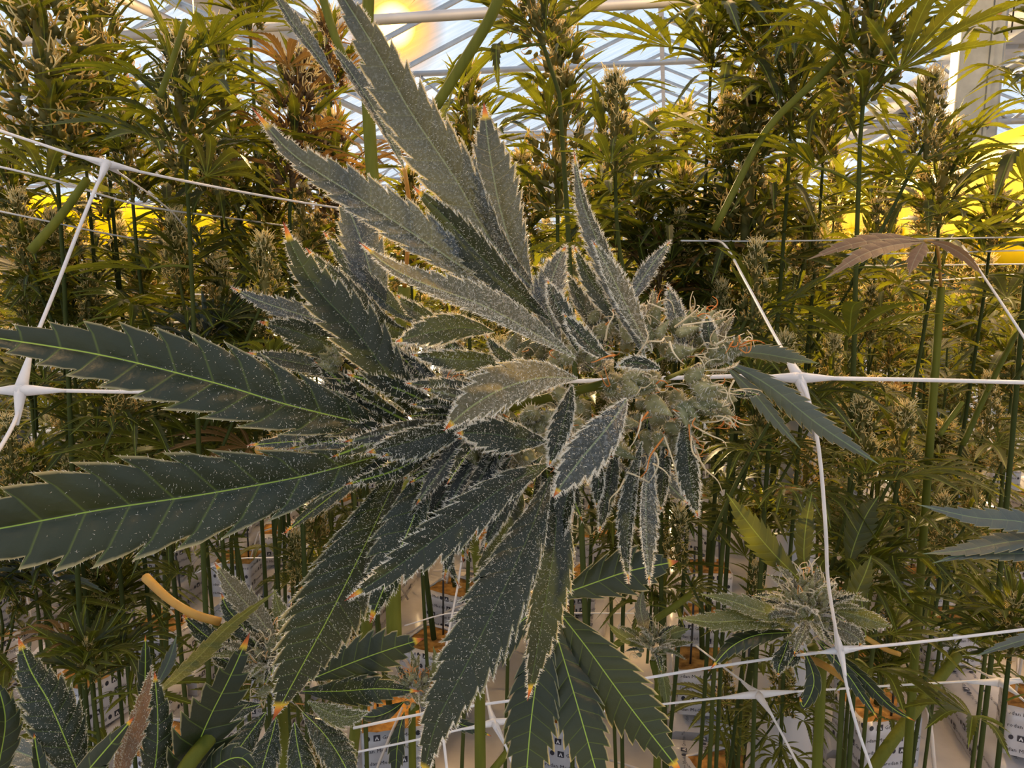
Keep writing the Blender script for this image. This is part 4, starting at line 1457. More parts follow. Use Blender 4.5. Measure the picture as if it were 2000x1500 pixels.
net('level trellis net seen edge-on behind the crop, right of the flower head', U(1700, 490, 1.4),
    [([(1330, 470, .86), (1480, 471, .9), (1700, 468, .9), (2060, 462, .9)], .8), ([(1360, 497, 1.0), (1640, 497, 1.0), (2050, 488, 1.0)], .9),
     ([(1300, 545, 1.1), (1420, 528, 1.1), (1640, 520, 1.1), (2050, 515, 1.1)], .9), ([(1420, 552, 1.4), (1580, 540, 1.4), (1800, 548, 1.4), (2050, 530, 1.4)], .9),
     ([(1880, 480, .72), (1920, 538, .66), (1965, 605, .6), (2040, 720, .55)], .9), ([(1100, 460, 1.3), (1330, 472, 1.2), (1480, 480, 1.2)], .8)],
    [], r=.0011)
net('lower trellis net crossing in front of the printed blocks', U(1200, 1330, .7),
    [([(690, 1422, .62), (860, 1388, .62), (1070, 1358, .62), (1300, 1318, .62), (1480, 1290, .62), (1640, 1270, .57), (1830, 1250, .60), (2060, 1222, .62)], 1.0),
     ([(640, 1480, .80), (800, 1448, .80), (965, 1411, .80), (1100, 1398, .80), (1315, 1373, .80), (1480, 1356, .80), (1660, 1344, .80), (1845, 1333, .80), (2060, 1322, .80)], 1.0),
     ([(908, 1050, .95), (893, 1150, .86), (872, 1260, .74), (859, 1372, .63), (866, 1440, .62), (876, 1530, .60)], 1.0),
     ([(945, 1310, .92), (955, 1370, .84), (965, 1411, .80), (985, 1450, .77), (1010, 1520, .74)], 1.0),
     ([(1360, 1262, 1.0), (1420, 1308, .88), (1480, 1356, .80), (1520, 1420, .75), (1572, 1520, .70)], 1.0),
     ([(1880, 1295, .95), (1930, 1320, .85), (1960, 1336, .80), (2020, 1385, .75)], 1.0),
     ([(380, 1120, 1.4), (460, 1092, 1.4), (560, 1085, 1.4), (640, 1040, 1.4)], 1.0),
     ([(790, 1222, 1.3), (900, 1195, 1.3), (1100, 1197, 1.3), (1300, 1198, 1.3)], .9)],
    [((965, 1411, .80), [(905, 1425, .8), (1030, 1403, .8), (950, 1365, .84), (990, 1462, .77)], .0042),
     ((1480, 1356, .80), [(1435, 1321, .86), (1400, 1364, .8), (1560, 1350, .8), (1510, 1400, .76)], .0046),
     ((859, 1380, .62), [(866, 1340, .66), (820, 1396, .62), (900, 1382, .62), (866, 1430, .62)], .0040),
     ((1640, 1270, .57), [(1628, 1215, .55), (1600, 1275, .57), (1700, 1262, .58), (1652, 1320, .55)], .0034),
     ((1952, 1332, .80), [(1915, 1312, .86), (1890, 1333, .8), (2000, 1330, .8), (1990, 1358, .77)], .0046)], r=.00125)

# ------------------------------------------------------------------ the frosted flower head in front
NEAR0 = U(945, 1700, .47)
NEAR0[2] = .25
near = empty('cannabis_plant', NEAR0, 'large frosted flower head leaning to the right, with big serrated leaves, filling the middle', 'plant')
OFF = NEAR0


def rodr(v, k, a):
    k = nrm(k)
    return v * math.cos(a) + np.cross(k, v) * math.sin(a) + k * np.dot(k, v) * (1 - math.cos(a))


def near_leaf(parent, mat, pts, wpx, roll=0, fold=.2, teeth=10, hair=0, edge=0, depth=.26, wide=.42, pillow=.07, name='leaf', seed=0, hl=.0013, lo=.0, off=None, twist=0., sharp=1.15, hmax=4200, vs=(-1, -.62, -.28, -.07, 0, .07, .28, .62, 1)):
    off = OFF if off is None else off
    P = np.array([U(*p) for p in pts])
    dm = np.mean([p[2] for p in pts])
    Tm = nrm(P[-1] - P[0])
    view = nrm(CAMP - P.mean(0))
    h = rodr(view - np.dot(view, Tm) * Tm, Tm, math.radians(roll))
    w_ = wpx / FPX * dm / max(.35, math.cos(math.radians(roll))) / max(.5, math.cos(fold))
    g = blade(P - off, w_, h, teeth=teeth, fold=fold, depth=depth, wide=wide, pillow=pillow, wob=.04, seed=seed, vs=vs, twist=twist, sharp=sharp)
    nr = teeth * 4 + 1
    o = obj(name, g.mesh(name, mat), parent)
    if hair:
        hg = hairs(g, hair * .62e6 * (.8 if mat == 'leaf_frost' and wpx > 80 else 1.3 if mat != 'leaf_head' else .85), hl, .00014, seed, edge, (nr, len(vs)), maxn=hmax, lo=lo)
        obj('trichomes', hg.mesh('trichomes', 'trichome', False), o)['kind'] = 'stuff'
    return o


# --- stem
g = G()
SP = [NEAR0, U(938, 1500, .47), U(940, 1250, .47), U(930, 1080, .455), U(880, 960, .43), U(800, 880, .40), U(800, 860, .385), U(860, 845, .37), U(980, 800, .355), U(1200, 745, .34)]
tube([p - OFF for p in SP], [.0066, .0062, .0058, .0052, .0048, .004, .0035, .003, .0025, .002], 12, 50, g)
obj('stem', g.mesh('stem', 'stem'), near)

# --- lower left fan leaf with the two big leaflets
fanA = obj('fan_leaf', None, near)
fanA.empty_display_size = .02
fanA['label'] = 'big left fan leaf, dark green with yellow midribs'
L = []
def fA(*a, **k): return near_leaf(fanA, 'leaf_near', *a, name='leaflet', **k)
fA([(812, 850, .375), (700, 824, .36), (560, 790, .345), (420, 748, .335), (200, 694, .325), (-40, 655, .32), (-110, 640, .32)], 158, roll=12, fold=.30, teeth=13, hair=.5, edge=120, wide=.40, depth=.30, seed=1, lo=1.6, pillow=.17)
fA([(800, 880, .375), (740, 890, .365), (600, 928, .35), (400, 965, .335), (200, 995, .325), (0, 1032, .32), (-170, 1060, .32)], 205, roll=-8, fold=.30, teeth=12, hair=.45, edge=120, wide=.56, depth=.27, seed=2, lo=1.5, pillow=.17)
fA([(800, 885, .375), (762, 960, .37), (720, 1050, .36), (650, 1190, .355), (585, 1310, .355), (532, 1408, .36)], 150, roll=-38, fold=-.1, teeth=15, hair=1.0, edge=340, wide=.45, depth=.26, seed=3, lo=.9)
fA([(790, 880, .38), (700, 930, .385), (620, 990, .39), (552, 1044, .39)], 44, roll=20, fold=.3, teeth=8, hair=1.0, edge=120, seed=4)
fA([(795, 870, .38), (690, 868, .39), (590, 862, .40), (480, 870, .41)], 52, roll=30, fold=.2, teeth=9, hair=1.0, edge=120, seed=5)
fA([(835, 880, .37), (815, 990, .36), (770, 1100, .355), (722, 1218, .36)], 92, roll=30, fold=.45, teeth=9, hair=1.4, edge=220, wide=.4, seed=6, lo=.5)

# --- leaves of the head: material, points base->tip, width px, options
NL = [
    # upper big ones
    ('leaf_frost', [(1052, 575, .345), (960, 470, .35), (890, 350, .35), (800, 215, .35), (730, 90, .345), (665, -15, .34), (635, -70, .34)], 120, dict(roll=-14, fold=.36, pillow=.12, teeth=14, hair=2.0, edge=520, wide=.42, lo=1.0, hmax=6000)),
    ('leaf_frost', [(1010, 585, .335), (930, 540, .335), (800, 452, .335), (690, 380, .335), (570, 300, .33), (490, 208, .325)], 92, dict(roll=22, fold=.4, pillow=.12, teeth=13, hair=2.0, edge=480, wide=.38, lo=1.0, hmax=5000)),
    ('leaf_frost', [(1045, 590, .352), (1005, 500, .358), (975, 400, .36), (955, 290, .36), (945, 200, .358)], 98, dict(roll=8, fold=.25, teeth=13, hair=2.2, edge=420, wide=.50, lo=.9, hmax=5000)),
    ('leaf_head', [(1075, 625, .325), (1000, 560, .325), (930, 490, .33), (870, 425, .335), (805, 362, .34)], 74, dict(roll=-30, fold=.2, teeth=11, hair=2.0, edge=300, wide=.42, lo=.7)),
    ('leaf_pale', [(1125, 700, .30), (1050, 655, .298), (950, 600, .30), (830, 555, .305), (760, 520, .31), (700, 472, .315)], 62, dict(roll=40, fold=.35, teeth=13, hair=3.2, edge=480, wide=.34, lo=.75, hmax=4200)),
    ('leaf_head', [(838, 838, .365), (760, 735, .355), (690, 640, .35), (620, 565, .345), (575, 490, .34), (553, 432, .34)], 110, dict(roll=12, fold=.28, teeth=11, hair=1.2, edge=320, wide=.42, depth=.34, lo=.7)),
    ('leaf_frost', [(748, 640, .39), (735, 580, .39), (712, 490, .395), (690, 430, .40), (665, 370, .40)], 92, dict(roll=5, fold=-.1, teeth=8, hair=1.8, edge=220, wide=.5)),
    ('leaf_head', [(830, 660, .37), (760, 640, .372), (700, 590, .375), (640, 530, .38), (596, 482, .38)], 62, dict(roll=-25, fold=.3, teeth=9, hair=2.0, edge=260)),
    ('leaf_frost', [(720, 660, .39), (650, 632, .385), (560, 606, .38), (500, 585, .38), (450, 560, .38)], 58, dict(roll=20, fold=.25, teeth=8, hair=1.8, edge=200)),
    ('leaf_head', [(745, 705, .385), (680, 690, .38), (600, 655, .375), (555, 640, .375), (505, 628, .375)], 70, dict(roll=-20, fold=.2, teeth=7, hair=2.0, edge=200)),
    ('leaf_head', [(745, 735, .385), (680, 722, .38), (600, 712, .378), (540, 700, .378), (480, 688, .378)], 58, dict(roll=25, fold=.2, teeth=7, hair=1.8, edge=180)),
    ('leaf_head', [(840, 640, .38), (780, 610, .385), (720, 560, .39), (670, 505, .395), (630, 450, .40)], 55, dict(roll=20, fold=.3, teeth=9, hair=2.0, edge=200)),
    ('leaf_head', [(900, 655, .37), (850, 630, .37), (800, 600, .375), (775, 575, .38)], 46, dict(roll=-10, fold=.3, teeth=6, hair=2.2, edge=150)),
    # upper right
    ('leaf_frost', [(1262, 700, .315), (1225, 610, .312), (1180, 500, .315), (1140, 400, .32), (1120, 290, .325)], 56, dict(roll=-30, fold=.45, teeth=12, hair=3.2, edge=420, lo=.6, wide=.36)),
    ('leaf_pale', [(1275, 690, .305), (1245, 640, .302), (1205, 560, .305), (1175, 500, .31), (1155, 468, .312)], 54, dict(roll=25, fold=.4, teeth=9, hair=3.6, edge=300)),
    ('leaf_head', [(1225, 660, .325), (1190, 600, .325), (1150, 540, .33), (1120, 478, .33)], 48, dict(roll=-20, fold=.4, teeth=8, hair=3.0, edge=260)),
    ('leaf_frost', [(1225, 610, .335), (1245, 560, .34), (1275, 515, .345), (1310, 470, .35)], 42, dict(roll=10, fold=.2, teeth=6, hair=2.2, edge=160)),
    ('leaf_frost', [(1095, 680, .33), (1070, 600, .33), (1080, 540, .335), (1106, 478, .34)], 66, dict(roll=-10, fold=.28, teeth=8, hair=4.5, edge=300)),
    ('leaf_frost', [(1335, 690, .325), (1325, 640, .328), (1315, 600, .33), (1303, 556, .332)], 46, dict(roll=10, fold=.35, teeth=6, hair=4.5, edge=240)),
    ('leaf_head', [(1392, 700, .32), (1388, 670, .32), (1384, 645, .32), (1380, 616, .322)], 40, dict(roll=0, fold=-.25, teeth=5, hair=3.6, edge=160, wide=.5)),
    ('leaf_head', [(1130, 690, .315), (1110, 640, .313), (1085, 590, .315), (1068, 545, .32)], 50, dict(roll=20, fold=.4, teeth=7, hair=3.0, edge=220)),
    ('leaf_head', [(1180, 680, .33), (1150, 620, .335), (1128, 580, .34), (1105, 530, .345)], 44, dict(roll=20, fold=.4, teeth=7, hair=3.0, edge=220)),
    # centre
    ('leaf_pale', [(1128, 740, .295), (1060, 738, .286), (985, 758, .28), (920, 795, .278), (866, 842, .278)], 92, dict(roll=18, fold=.42, teeth=10, hair=2.4, edge=420, wide=.45, lo=.6, hmax=3500)),
    ('leaf_head', [(1070, 862, .315), (1010, 856, .308), (950, 846, .306), (890, 846, .308)], 72, dict(roll=-12, fold=.25, teeth=7, hair=2.6, edge=330, wide=.45)),
    ('leaf_head', [(965, 648, .325), (900, 640, .322), (835, 650, .322), (772, 668, .325)], 64, dict(roll=15, fold=.2, teeth=7, hair=2.6, edge=300, wide=.42)),
    ('leaf_head', [(1010, 712, .32), (940, 704, .316), (870, 700, .316), (800, 692, .318)], 58, dict(roll=-25, fold=.3, teeth=8, hair=3.0, edge=280)),
    ('leaf_head', [(1030, 740, .318), (1000, 710, .312), (970, 685, .31), (948, 652, .31)], 36, dict(roll=10, fold=.4, teeth=6, hair=3.0, edge=160)),
    ('leaf_head', [(940, 820, .335), (880, 840, .33), (800, 862, .328), (715, 884, .33)], 66, dict(roll=-30, fold=.35, teeth=8, hair=2.6, edge=330, wide=.5)),
    ('leaf_head', [(985, 775, .34), (920, 765, .34), (850, 755, .342), (790, 748, .345)], 50, dict(roll=10, fold=.3, teeth=7, hair=2.8, edge=220)),
    ('leaf_head', [(985, 805, .345), (920, 800, .345), (860, 790, .348), (800, 790, .35)], 44, dict(roll=-10, fold=.3, teeth=7, hair=2.8, edge=200)),
    ('leaf_head', [(1118, 750, .298), (1108, 800, .294), (1090, 860, .292), (1072, 912, .294)], 56, dict(roll=25, fold=.35, teeth=8, hair=3.4, edge=360)),
    ('leaf_frost', [(1225, 778, .285), (1190, 830, .276), (1140, 890, .272), (1105, 935, .271), (1080, 972, .272)], 84, dict(roll=-12, fold=.22, teeth=9, hair=3.2, edge=520, wide=.46, lo=.3)),
    ('leaf_head', [(1200, 700, .30), (1170, 690, .30), (1130, 650, .302), (1100, 612, .305)], 44, dict(roll=10, fold=.4, teeth=6, hair=3.4, edge=180)),
    ('leaf_head', [(1290, 720, .295), (1260, 712, .292), (1235, 708, .292), (1205, 715, .294)], 34, dict(roll=10, fold=.4, teeth=5, hair=3.4, edge=140)),
    # hanging below
    ('leaf_head', [(1075, 905, .325), (985, 950, .312), (880, 1030, .305), (770, 1110, .30), (672, 1174, .30)], 92, dict(roll=-14, fold=.22, teeth=11, hair=2.2, edge=420, wide=.42, depth=.34, lo=.8)),
    ('leaf_head', [(1075, 930, .33), (1035, 1040, .322), (975, 1170, .318), (905, 1310, .318), (850, 1420, .32), (822, 1540, .325)], 128, dict(roll=20, fold=.15, teeth=14, hair=1.9, edge=520, wide=.36, lo=.9, hmax=5500)),
    ('leaf_head', [(1085, 920, .335), (1085, 1040, .33), (1068, 1160, .328), (1045, 1290, .33), (1030, 1370, .332)], 84, dict(roll=-30, fold=.25, teeth=12, hair=2.0, edge=400, wide=.38, lo=.7)),
    ('leaf_head', [(1335, 810, .32), (1342, 870, .318), (1350, 940, .32), (1364, 1012, .322)], 58, dict(roll=25, fold=.4, teeth=9, hair=3.4, edge=360)),
    ('leaf_head', [(1255, 860, .325), (1238, 950, .325), (1226, 1050, .328), (1228, 1142, .33)], 44, dict(roll=35, fold=.5, teeth=10, hair=3.6, edge=320)),
    ('leaf_frost', [(1275, 870, .32), (1262, 950, .32), (1262, 1050, .322), (1268, 1145, .325)], 44, dict(roll=-35, fold=.5, teeth=10, hair=3.6, edge=320)),
    ('leaf_frost', [(1240, 860, .345), (1275, 910, .35), (1310, 950, .355), (1345, 985, .36)], 56, dict(roll=0, fold=-.1, teeth=7, hair=.8, edge=100)),
    ('leaf_head', [(1060, 890, .335), (1000, 960, .335), (960, 1040, .338), (945, 1075, .34)], 56, dict(roll=15, fold=.3, teeth=8, hair=2.6, edge=260)),
    ('leaf_head', [(1000, 890, .34), (940, 960, .345), (890, 1040, .35), (866, 1135, .35)], 58, dict(roll=-25, fold=.3, teeth=9, hair=2.4, edge=260)),
    ('leaf_head', [(960, 890, .345), (900, 970, .35), (870, 1060, .355), (898, 1150, .36)], 46, dict(roll=15, fold=.3, teeth=9, hair=2.2, edge=220)),
    ('leaf_head', [(930, 880, .35), (880, 950, .355), (830, 1020, .36), (790, 1080, .365)], 70, dict(roll=10, fold=.3, teeth=9, hair=2.2, edge=260)),
    ('leaf_head', [(870, 880, .355), (850, 960, .36), (820, 1050, .365), (800, 1110, .37)], 74, dict(roll=-15, fold=.2, teeth=9, hair=2.0, edge=260)),
    ('leaf_head', [(1010, 905, .35), (1000, 1000, .355), (960, 1100, .36), (930, 1180, .365)], 70, dict(roll=10, fold=.2, teeth=10, hair=1.8, edge=240)),
    ('leaf_head', [(1120, 890, .33), (1110, 960, .33), (1095, 1030, .332), (1085, 1090, .335)], 48, dict(roll=20, fold=.4, teeth=8, hair=2.8, edge=260)),
    ('leaf_head', [(1165, 880, .33), (1170, 920, .332), (1168, 960, .335), (1165, 990, .338)], 34, dict(roll=20, fold=.4, teeth=6, hair=3.0, edge=180)),
    ('leaf_head', [(1200, 860, .335), (1195, 920, .338), (1180, 990, .34), (1170, 1040, .345)], 40, dict(roll=-20, fold=.4, teeth=7, hair=3.0, edge=200)),
    ('leaf_head', [(1300, 850, .33), (1300, 900, .332), (1295, 950, .335), (1290, 1000, .34)], 34, dict(roll=20, fold=.4, teeth=7, hair=3.0, edge=200)),
]
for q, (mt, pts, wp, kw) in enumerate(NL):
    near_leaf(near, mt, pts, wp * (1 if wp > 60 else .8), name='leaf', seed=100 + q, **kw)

# --- the head itself: bracts on knobbly lobes, all frosted
A0, A1, A2 = U(790, 860, .385), U(1090, 775, .350), U(1428, 715, .330)
AX = curve([A0, A1, A2], 60)
AXT = nrm(np.gradient(AX, axis=0))


def on_axis(t):
    s_ = np.linspace(0, 1, 60)
    c = np.array([np.interp(t, s_, AX[:, k]) for k in range(3)])
    d = nrm(np.array([np.interp(t, s_, AXT[:, k]) for k in range(3)]))
    return c, d


def ring(t, a, r_):
    c, d = on_axis(t)
    x = nrm(np.cross(d, [0, 0, 1.])); y = np.cross(x, d)
    o = x * math.cos(a) + y * math.sin(a)
    return c + o * r_, o, d


CM = []
for q in range(6):
    g = calyx_g(q + 10, 10, 7)
    hg = hairs(g, 150, .14, .014, q, maxn=95, both=False)
    # keep hairs pointing outward
    Vh = np.concatenate(hg.V).reshape(-1, 4, 3)
    cen = np.zeros((len(Vh), 3)); cen[:, 1] = Vh[:, 0, 1]
    out = nrm(Vh[:, 0] - cen)
    ln = np.linalg.norm(Vh[:, 3] - Vh[:, 0], axis=1, keepdims=True)
    dr = nrm(out + R.normal(0, .3, out.shape)) * ln
    Vh[:, 3] = Vh[:, 0] + dr
    hg.V = [Vh.reshape(-1, 3)]
    g.join(hg, None, 1)
    CM.append(g.mesh('bract', ['calyx', 'trichome']))

rs = np.random.RandomState(77)
lobes = []
NLB = 30
for q in range(NLB):
    t = .10 + .88 * (q + .5) / NLB
    a = q * 2.39996
    rr = np.interp(t, [0, .3, .55, .8, .95, 1], [.012, .018, .0255, .0245, .015, .006])
    p, o, d = ring(t, a, rr * .72)
    lobes.append((p, o, d, rr * .62, t))
gp = G(); go_ = G()
cnt = 0
for (p, o, d, lr, t) in lobes:
    m_ = 10
    for k_ in range(m_):
        dd = nrm(rs.normal(0, 1, 3) + o * 1.3 + d * .4)
        if np.dot(dd, FWD) > .75:
            continue
        pos = p + dd * lr * rs.uniform(.3, .75)
        dirc = nrm(dd + d * .75)
        sz = rs.uniform(.0092, .0142)
        obj('bract', CM[rs.randint(6)], near, frame_mat(pos - OFF, dirc, rs.normal(0, 1, 3), sz))
        cnt += 1
        tipp = pos + dirc * sz * .9
        if rs.rand() < .8:
            for _ in range(2):
                e1 = nrm(dirc + rs.normal(0, .55, 3))
                e2 = nrm(rs.normal(0, 1, 3) + d * .4)
                ln = rs.uniform(.003, .0075)
                oldp = rs.rand() < .30
                P = [tipp, tipp + e1 * ln * .6, tipp + e1 * ln * .8 + e2 * ln * .4, tipp + e1 * ln * .7 + e2 * ln * .9]
                tube([x_ - OFF for x_ in P], [.00032, .00025, .00015], 5, 9, gp, 0, uvx=rs.uniform(0, .22) if oldp else rs.uniform(.5, 1), cap=False)
# long curly ones low on the head and at its tip
for (px, py, d_, dx, dy) in ((1290, 860, .315, -30, 70), (1300, 850, .315, 20, 80), (1345, 850, .315, 40, 70), (1350, 835, .315, 60, 20), (1375, 830, .318, 50, -10), (1285, 880, .315, -10, 60),
                             (1270, 800, .305, -40, 60), (1260, 815, .303, -20, 70), (1280, 900, .31, 30, 40), (1300, 600, .32, -30, -10), (1320, 640, .31, 40, -40), (1340, 630, .31, 60, -10),
                             (1430, 740, .32, 10, 50), (1425, 700, .32, 20, -40), (1200, 690, .30, -50, 10), (1185, 660, .30, 10, -50), (1240, 690, .30, 20, -30), (1400, 690, .315, 30, -30),
                             (1360, 880, .318, 30, 80), (1215, 930, .32, -10, 50), (1230, 920, .32, 30, 30), (1310, 670, .30, 25, 40), (1300, 665, .30, -30, 20), (1420, 720, .315, -50, -8)):
    for k_ in range(1):
        b = U(px + rs.uniform(-6, 6), py + rs.uniform(-6, 6), d_)
        jx, jy = dx + rs.uniform(-18, 18), dy + rs.uniform(-18, 18)
        P = [b, U(px + jx * .5 + rs.uniform(-10, 10), py + jy * .45, d_ - .004), U(px + jx * .9, py + jy * .8 + rs.uniform(-8, 8), d_ - .004), U(px + jx * 1.0 + rs.uniform(-12, 12), py + jy * 1.1, d_)]
        tube([x_ - OFF for x_ in P], [.00045, .00036, .00024, .00016], 6, 14, gp, 0, uvx=rs.choice([rs.uniform(.0, .2), rs.uniform(.6, 1), rs.uniform(.5, 1)]), cap=False)
obj('pistils', gp.mesh('pistils', 'pistil'), near)['kind'] = 'stuff'
print('BRACTS', cnt)

# small frosted leaves standing out of the head all round
SM = []
for q in range(6):
    r2 = np.random.RandomState(q)
    P = [(0, 0, 0), (r2.uniform(-.05, .05), .5, .05), (r2.uniform(-.12, .12), 1, r2.uniform(-.2, .1))]
    g = blade(P, .24, (0, 0, 1), teeth=6, vs=(-1, -.5, 0, .5, 1), fs=(0, .3, .6, .9), depth=.28, fold=r2.uniform(.3, .7), pillow=.05, wide=.4, seed=q)
    scale_uv(g, .03)
    hg = hairs(g, 1500, .045, .0048, q, 60, (25, 5), maxn=420)
    g.join(hg, None, 1)
    SM.append([g.mesh('small_leaf', [m2, 'trichome']) for m2 in ('leaf_near', 'leaf_frost', 'leaf_pale', 'leaf_green')])
for q in range(120):
    t = rs.uniform(.02, .98)
    a = rs.uniform(0, 2 * math.pi)
    rr = np.interp(t, [0, .3, .55, .8, .95, 1], [.012, .018, .0255, .0245, .015, .006])
    p, o, d = ring(t, a, rr * .7)
    if np.dot(o, FWD) < -.1 and t > .42:
        continue
    # those low on the stem point back to the left
    back = np.interp(t, [0, .45, .8, 1], [-1.0, -.25, .35, 1.0])
    dr = nrm(o + d * back + rs.normal(0, .2, 3))
    ln = np.interp(t, [0, .5, 1], [.054, .040, .016]) * rs.uniform(.7, 1.2)
    obj('small_leaf', SM[rs.randint(6)][rs.choice([0, 0, 0, 1, 2] if t > .4 else [0, 0, 0, 0, 1])], near, frame_mat(p - OFF, dr, o * .3 - FWD + rs.normal(0, .4, 3), ln))

# side bud on the left
sb = U(672, 712, .375)
for q in range(16):
    dd = nrm(rs.normal(0, 1, 3) + np.array([-.4, -.4, .2]))
    obj('bract', CM[rs.randint(6)], near, frame_mat(sb + dd * .0055 - OFF, nrm(dd + [-.6, 0, .3]), rs.normal(0, 1, 3), rs.uniform(.007, .010)))
gp = G()
for q in range(26):
    b = sb + nrm(rs.normal(0, 1, 3)) * .008
    P = [b, b + rs.normal(0, .003, 3), b + rs.normal(0, .005, 3)]
    tube([x_ - OFF for x_ in P], [.0004, .0003, .0002], 5, 7, gp, 0, uvx=rs.uniform(.1, .7), cap=False)
obj('side_pistils', gp.mesh('side_pistils', 'pistil'), near)['kind'] = 'stuff'
g = G(); tube([U(800, 850, .38) - OFF, U(740, 770, .38) - OFF, sb - OFF], [.0025, .0018, .0012], 8, 8, g)
obj('side_stem', g.mesh('side_stem', 'stem'), near)

# --- matte fan leaf hanging lower right
fanB = obj('fan_leaf', None, near)
fanB['label'] = 'matte dark green fan leaf hanging below the head'
def fB(*a, **k): return near_leaf(fanB, 'leaf_near', *a, name='leaflet', **k)
fB([(1078, 1168, .42), (1150, 1142, .42), (1230, 1115, .42), (1325, 1096, .42)], 100, roll=5, fold=-.1, teeth=8, seed=21, depth=.3, wide=.5)
fB([(1080, 1180, .42), (1150, 1270, .41), (1230, 1380, .405), (1335, 1515, .40)], 122, roll=15, fold=-.15, teeth=13, seed=22, depth=.26)
fB([(1072, 1192, .42), (1105, 1300, .41), (1140, 1420, .40), (1185, 1580, .395)], 108, roll=-10, fold=-.15, teeth=12, seed=23)
fB([(1066, 1192, .415), (1050, 1310, .405), (1035, 1430, .40), (1022, 1600, .395)], 112, roll=5, fold=-.15, teeth=12, seed=24)
fB([(1060, 1180, .425), (1005, 1225, .43), (960, 1275, .435), (920, 1330, .44)], 74, roll=10, fold=.1, teeth=9, seed=25)
g = G(); tube([U(960, 1130, .455) - OFF, U(1020, 1150, .44) - OFF, U(1072, 1180, .42) - OFF], [.0016, .0013], 8, 8, g)
obj('petiole', g.mesh('petiole', 'petiole_old'), fanB)
g = G(); tube([U(930, 1060, .45) - OFF, U(860, 950, .41) - OFF, U(800, 870, .38) - OFF], [.0022, .0016], 8, 8, g)
obj('petiole', g.mesh('petiole', 'stem'), fanA)
# --- grey leaflets beyond the tip of the head
fanC = obj('fan_leaf', None, near)
fanC['label'] = 'grey green narrow leaf beyond the tip of the head'
def fC(*a, **k): return near_leaf(fanC, 'leaf_grey', *a, name='leaflet', **k)
fC([(1415, 690, .43), (1480, 690, .43), (1540, 700, .43), (1600, 710, .43)], 36, roll=40, fold=-.3, teeth=11, seed=31)
fC([(1415, 705, .43), (1500, 752, .425), (1600, 830, .42), (1718, 908, .415)], 54, roll=15, fold=-.2, teeth=14, seed=32, depth=.34)
fC([(1415, 712, .43), (1470, 765, .43), (1520, 825, .425), (1565, 878, .42)], 34, roll=30, fold=.15, teeth=10, seed=33, depth=.34)
g = G(); tube([U(1300, 740, .36) - OFF, U(1360, 715, .40) - OFF, U(1418, 700, .43) - OFF], [.0012, .0009], 6, 8, g)
obj('petiole', g.mesh('petiole', 'stem'), fanC)

# ------------------------------------------------------------------ close leafy plants at the bottom
def close_plant(foot, label, leaves, stem, head=None, seed=0):
    t = empty('cannabis_plant', foot, label, 'plant')
    off = np.asarray(foot)
    rs_ = np.random.RandomState(seed)
    for q, (mt, pts, wp, kw) in enumerate(leaves):
        near_leaf(t, mt, pts, wp, name='leaf', seed=300 + seed * 20 + q, off=off, **kw)
    g = G(); tube([np.zeros(3)] + [U(*p) - off for p in stem], [.006, .004], 8, 20, g)
    obj('stem', g.mesh('stem', 'stem'), t)
    if head:
        c, rad, nb, pal = U(*head[0]), head[1], head[2], head[3]
        gp_ = G()
        for q in range(nb):
            dd = nrm(rs_.normal(0, 1, 3) + np.array([0, -.2, .5]))
            obj('bract', CM[rs_.randint(6)], t, frame_mat(c + dd * rad * rs_.uniform(.5, 1) * np.array([1, 1, 1.5]) - off, nrm(dd + [0, 0, .7]), rs_.normal(0, 1, 3), rs_.uniform(.008, .012)))
            b = c + dd * rad * 1.3 * np.array([1, 1, 1.5])
            for _ in range(2):
                e1 = nrm(dd + rs_.normal(0, .5, 3) + [0, 0, .5]); ln = rs_.uniform(.003, .008)
                tube([b - off, b + e1 * ln - off, b + e1 * ln + rs_.normal(0, .003, 3) - off], [.0005, .0003], 4, 5, gp_, 0, uvx=rs_.uniform(*pal), cap=False)
        obj('pistils', gp_.mesh('pistils', 'pistil'), t)['kind'] = 'stuff'
        for q in range(head[4]):
            a = q * 2.4; el = rs_.uniform(-.2, 1.0)
            D = np.array([math.cos(a) * math.cos(el), math.sin(a) * math.cos(el), math.sin(el)])
            obj('small_leaf', SM[rs_.randint(6)][rs_.choice([0, 2, 3, 3])], t, frame_mat(c + D * rad * .6 - off, D, (0, -.4, 1), rs_.uniform(.022, .040)))
    return t


f = U(120, 1600, .44); f[2] = .25
close_plant(f, 'close plant in the bottom left corner with a bumpy dark leaf standing upright', [
    ('leaf_near', [(165, 1540, .42), (130, 1450, .41), (95, 1370, .41), (60, 1310, .41), (35, 1243, .41)], 104, dict(roll=10, fold=-.2, teeth=10, hair=1.0, edge=160, pillow=.16, wide=.35)),
    ('leaf_near', [(78, 1560, .40), (80, 1520, .40), (72, 1470, .40), (66, 1432, .40)], 28, dict(roll=20, fold=.3, teeth=5)),
    ('leaf_near', [(-20, 1560, .42), (0, 1480, .42), (10, 1400, .42), (-10, 1320, .42)], 60, dict(roll=20, fold=.2, teeth=8)),
    ('leaf_grey', [(140, 1540, .45), (100, 1500, .46), (40, 1470, .47), (-40, 1450, .48)], 60, dict(roll=20, fold=.2, teeth=8, hair=.8, edge=100)),
    ('leaf_near', [(120, 1580, .40), (160, 1520, .39), (210, 1460, .385), (262, 1400, .38)], 48, dict(roll=-10, fold=-.2, teeth=4, depth=.08)),
    ('leaf_near', [(210, 1540, .45), (170, 1510, .45), (130, 1490, .455), (90, 1440, .46)], 40, dict(roll=-10, fold=.3, teeth=7, hair=1.2, edge=120)),
], [(140, 1530, .44)], seed=1)
f = U(330, 1650, .45); f[2] = .25
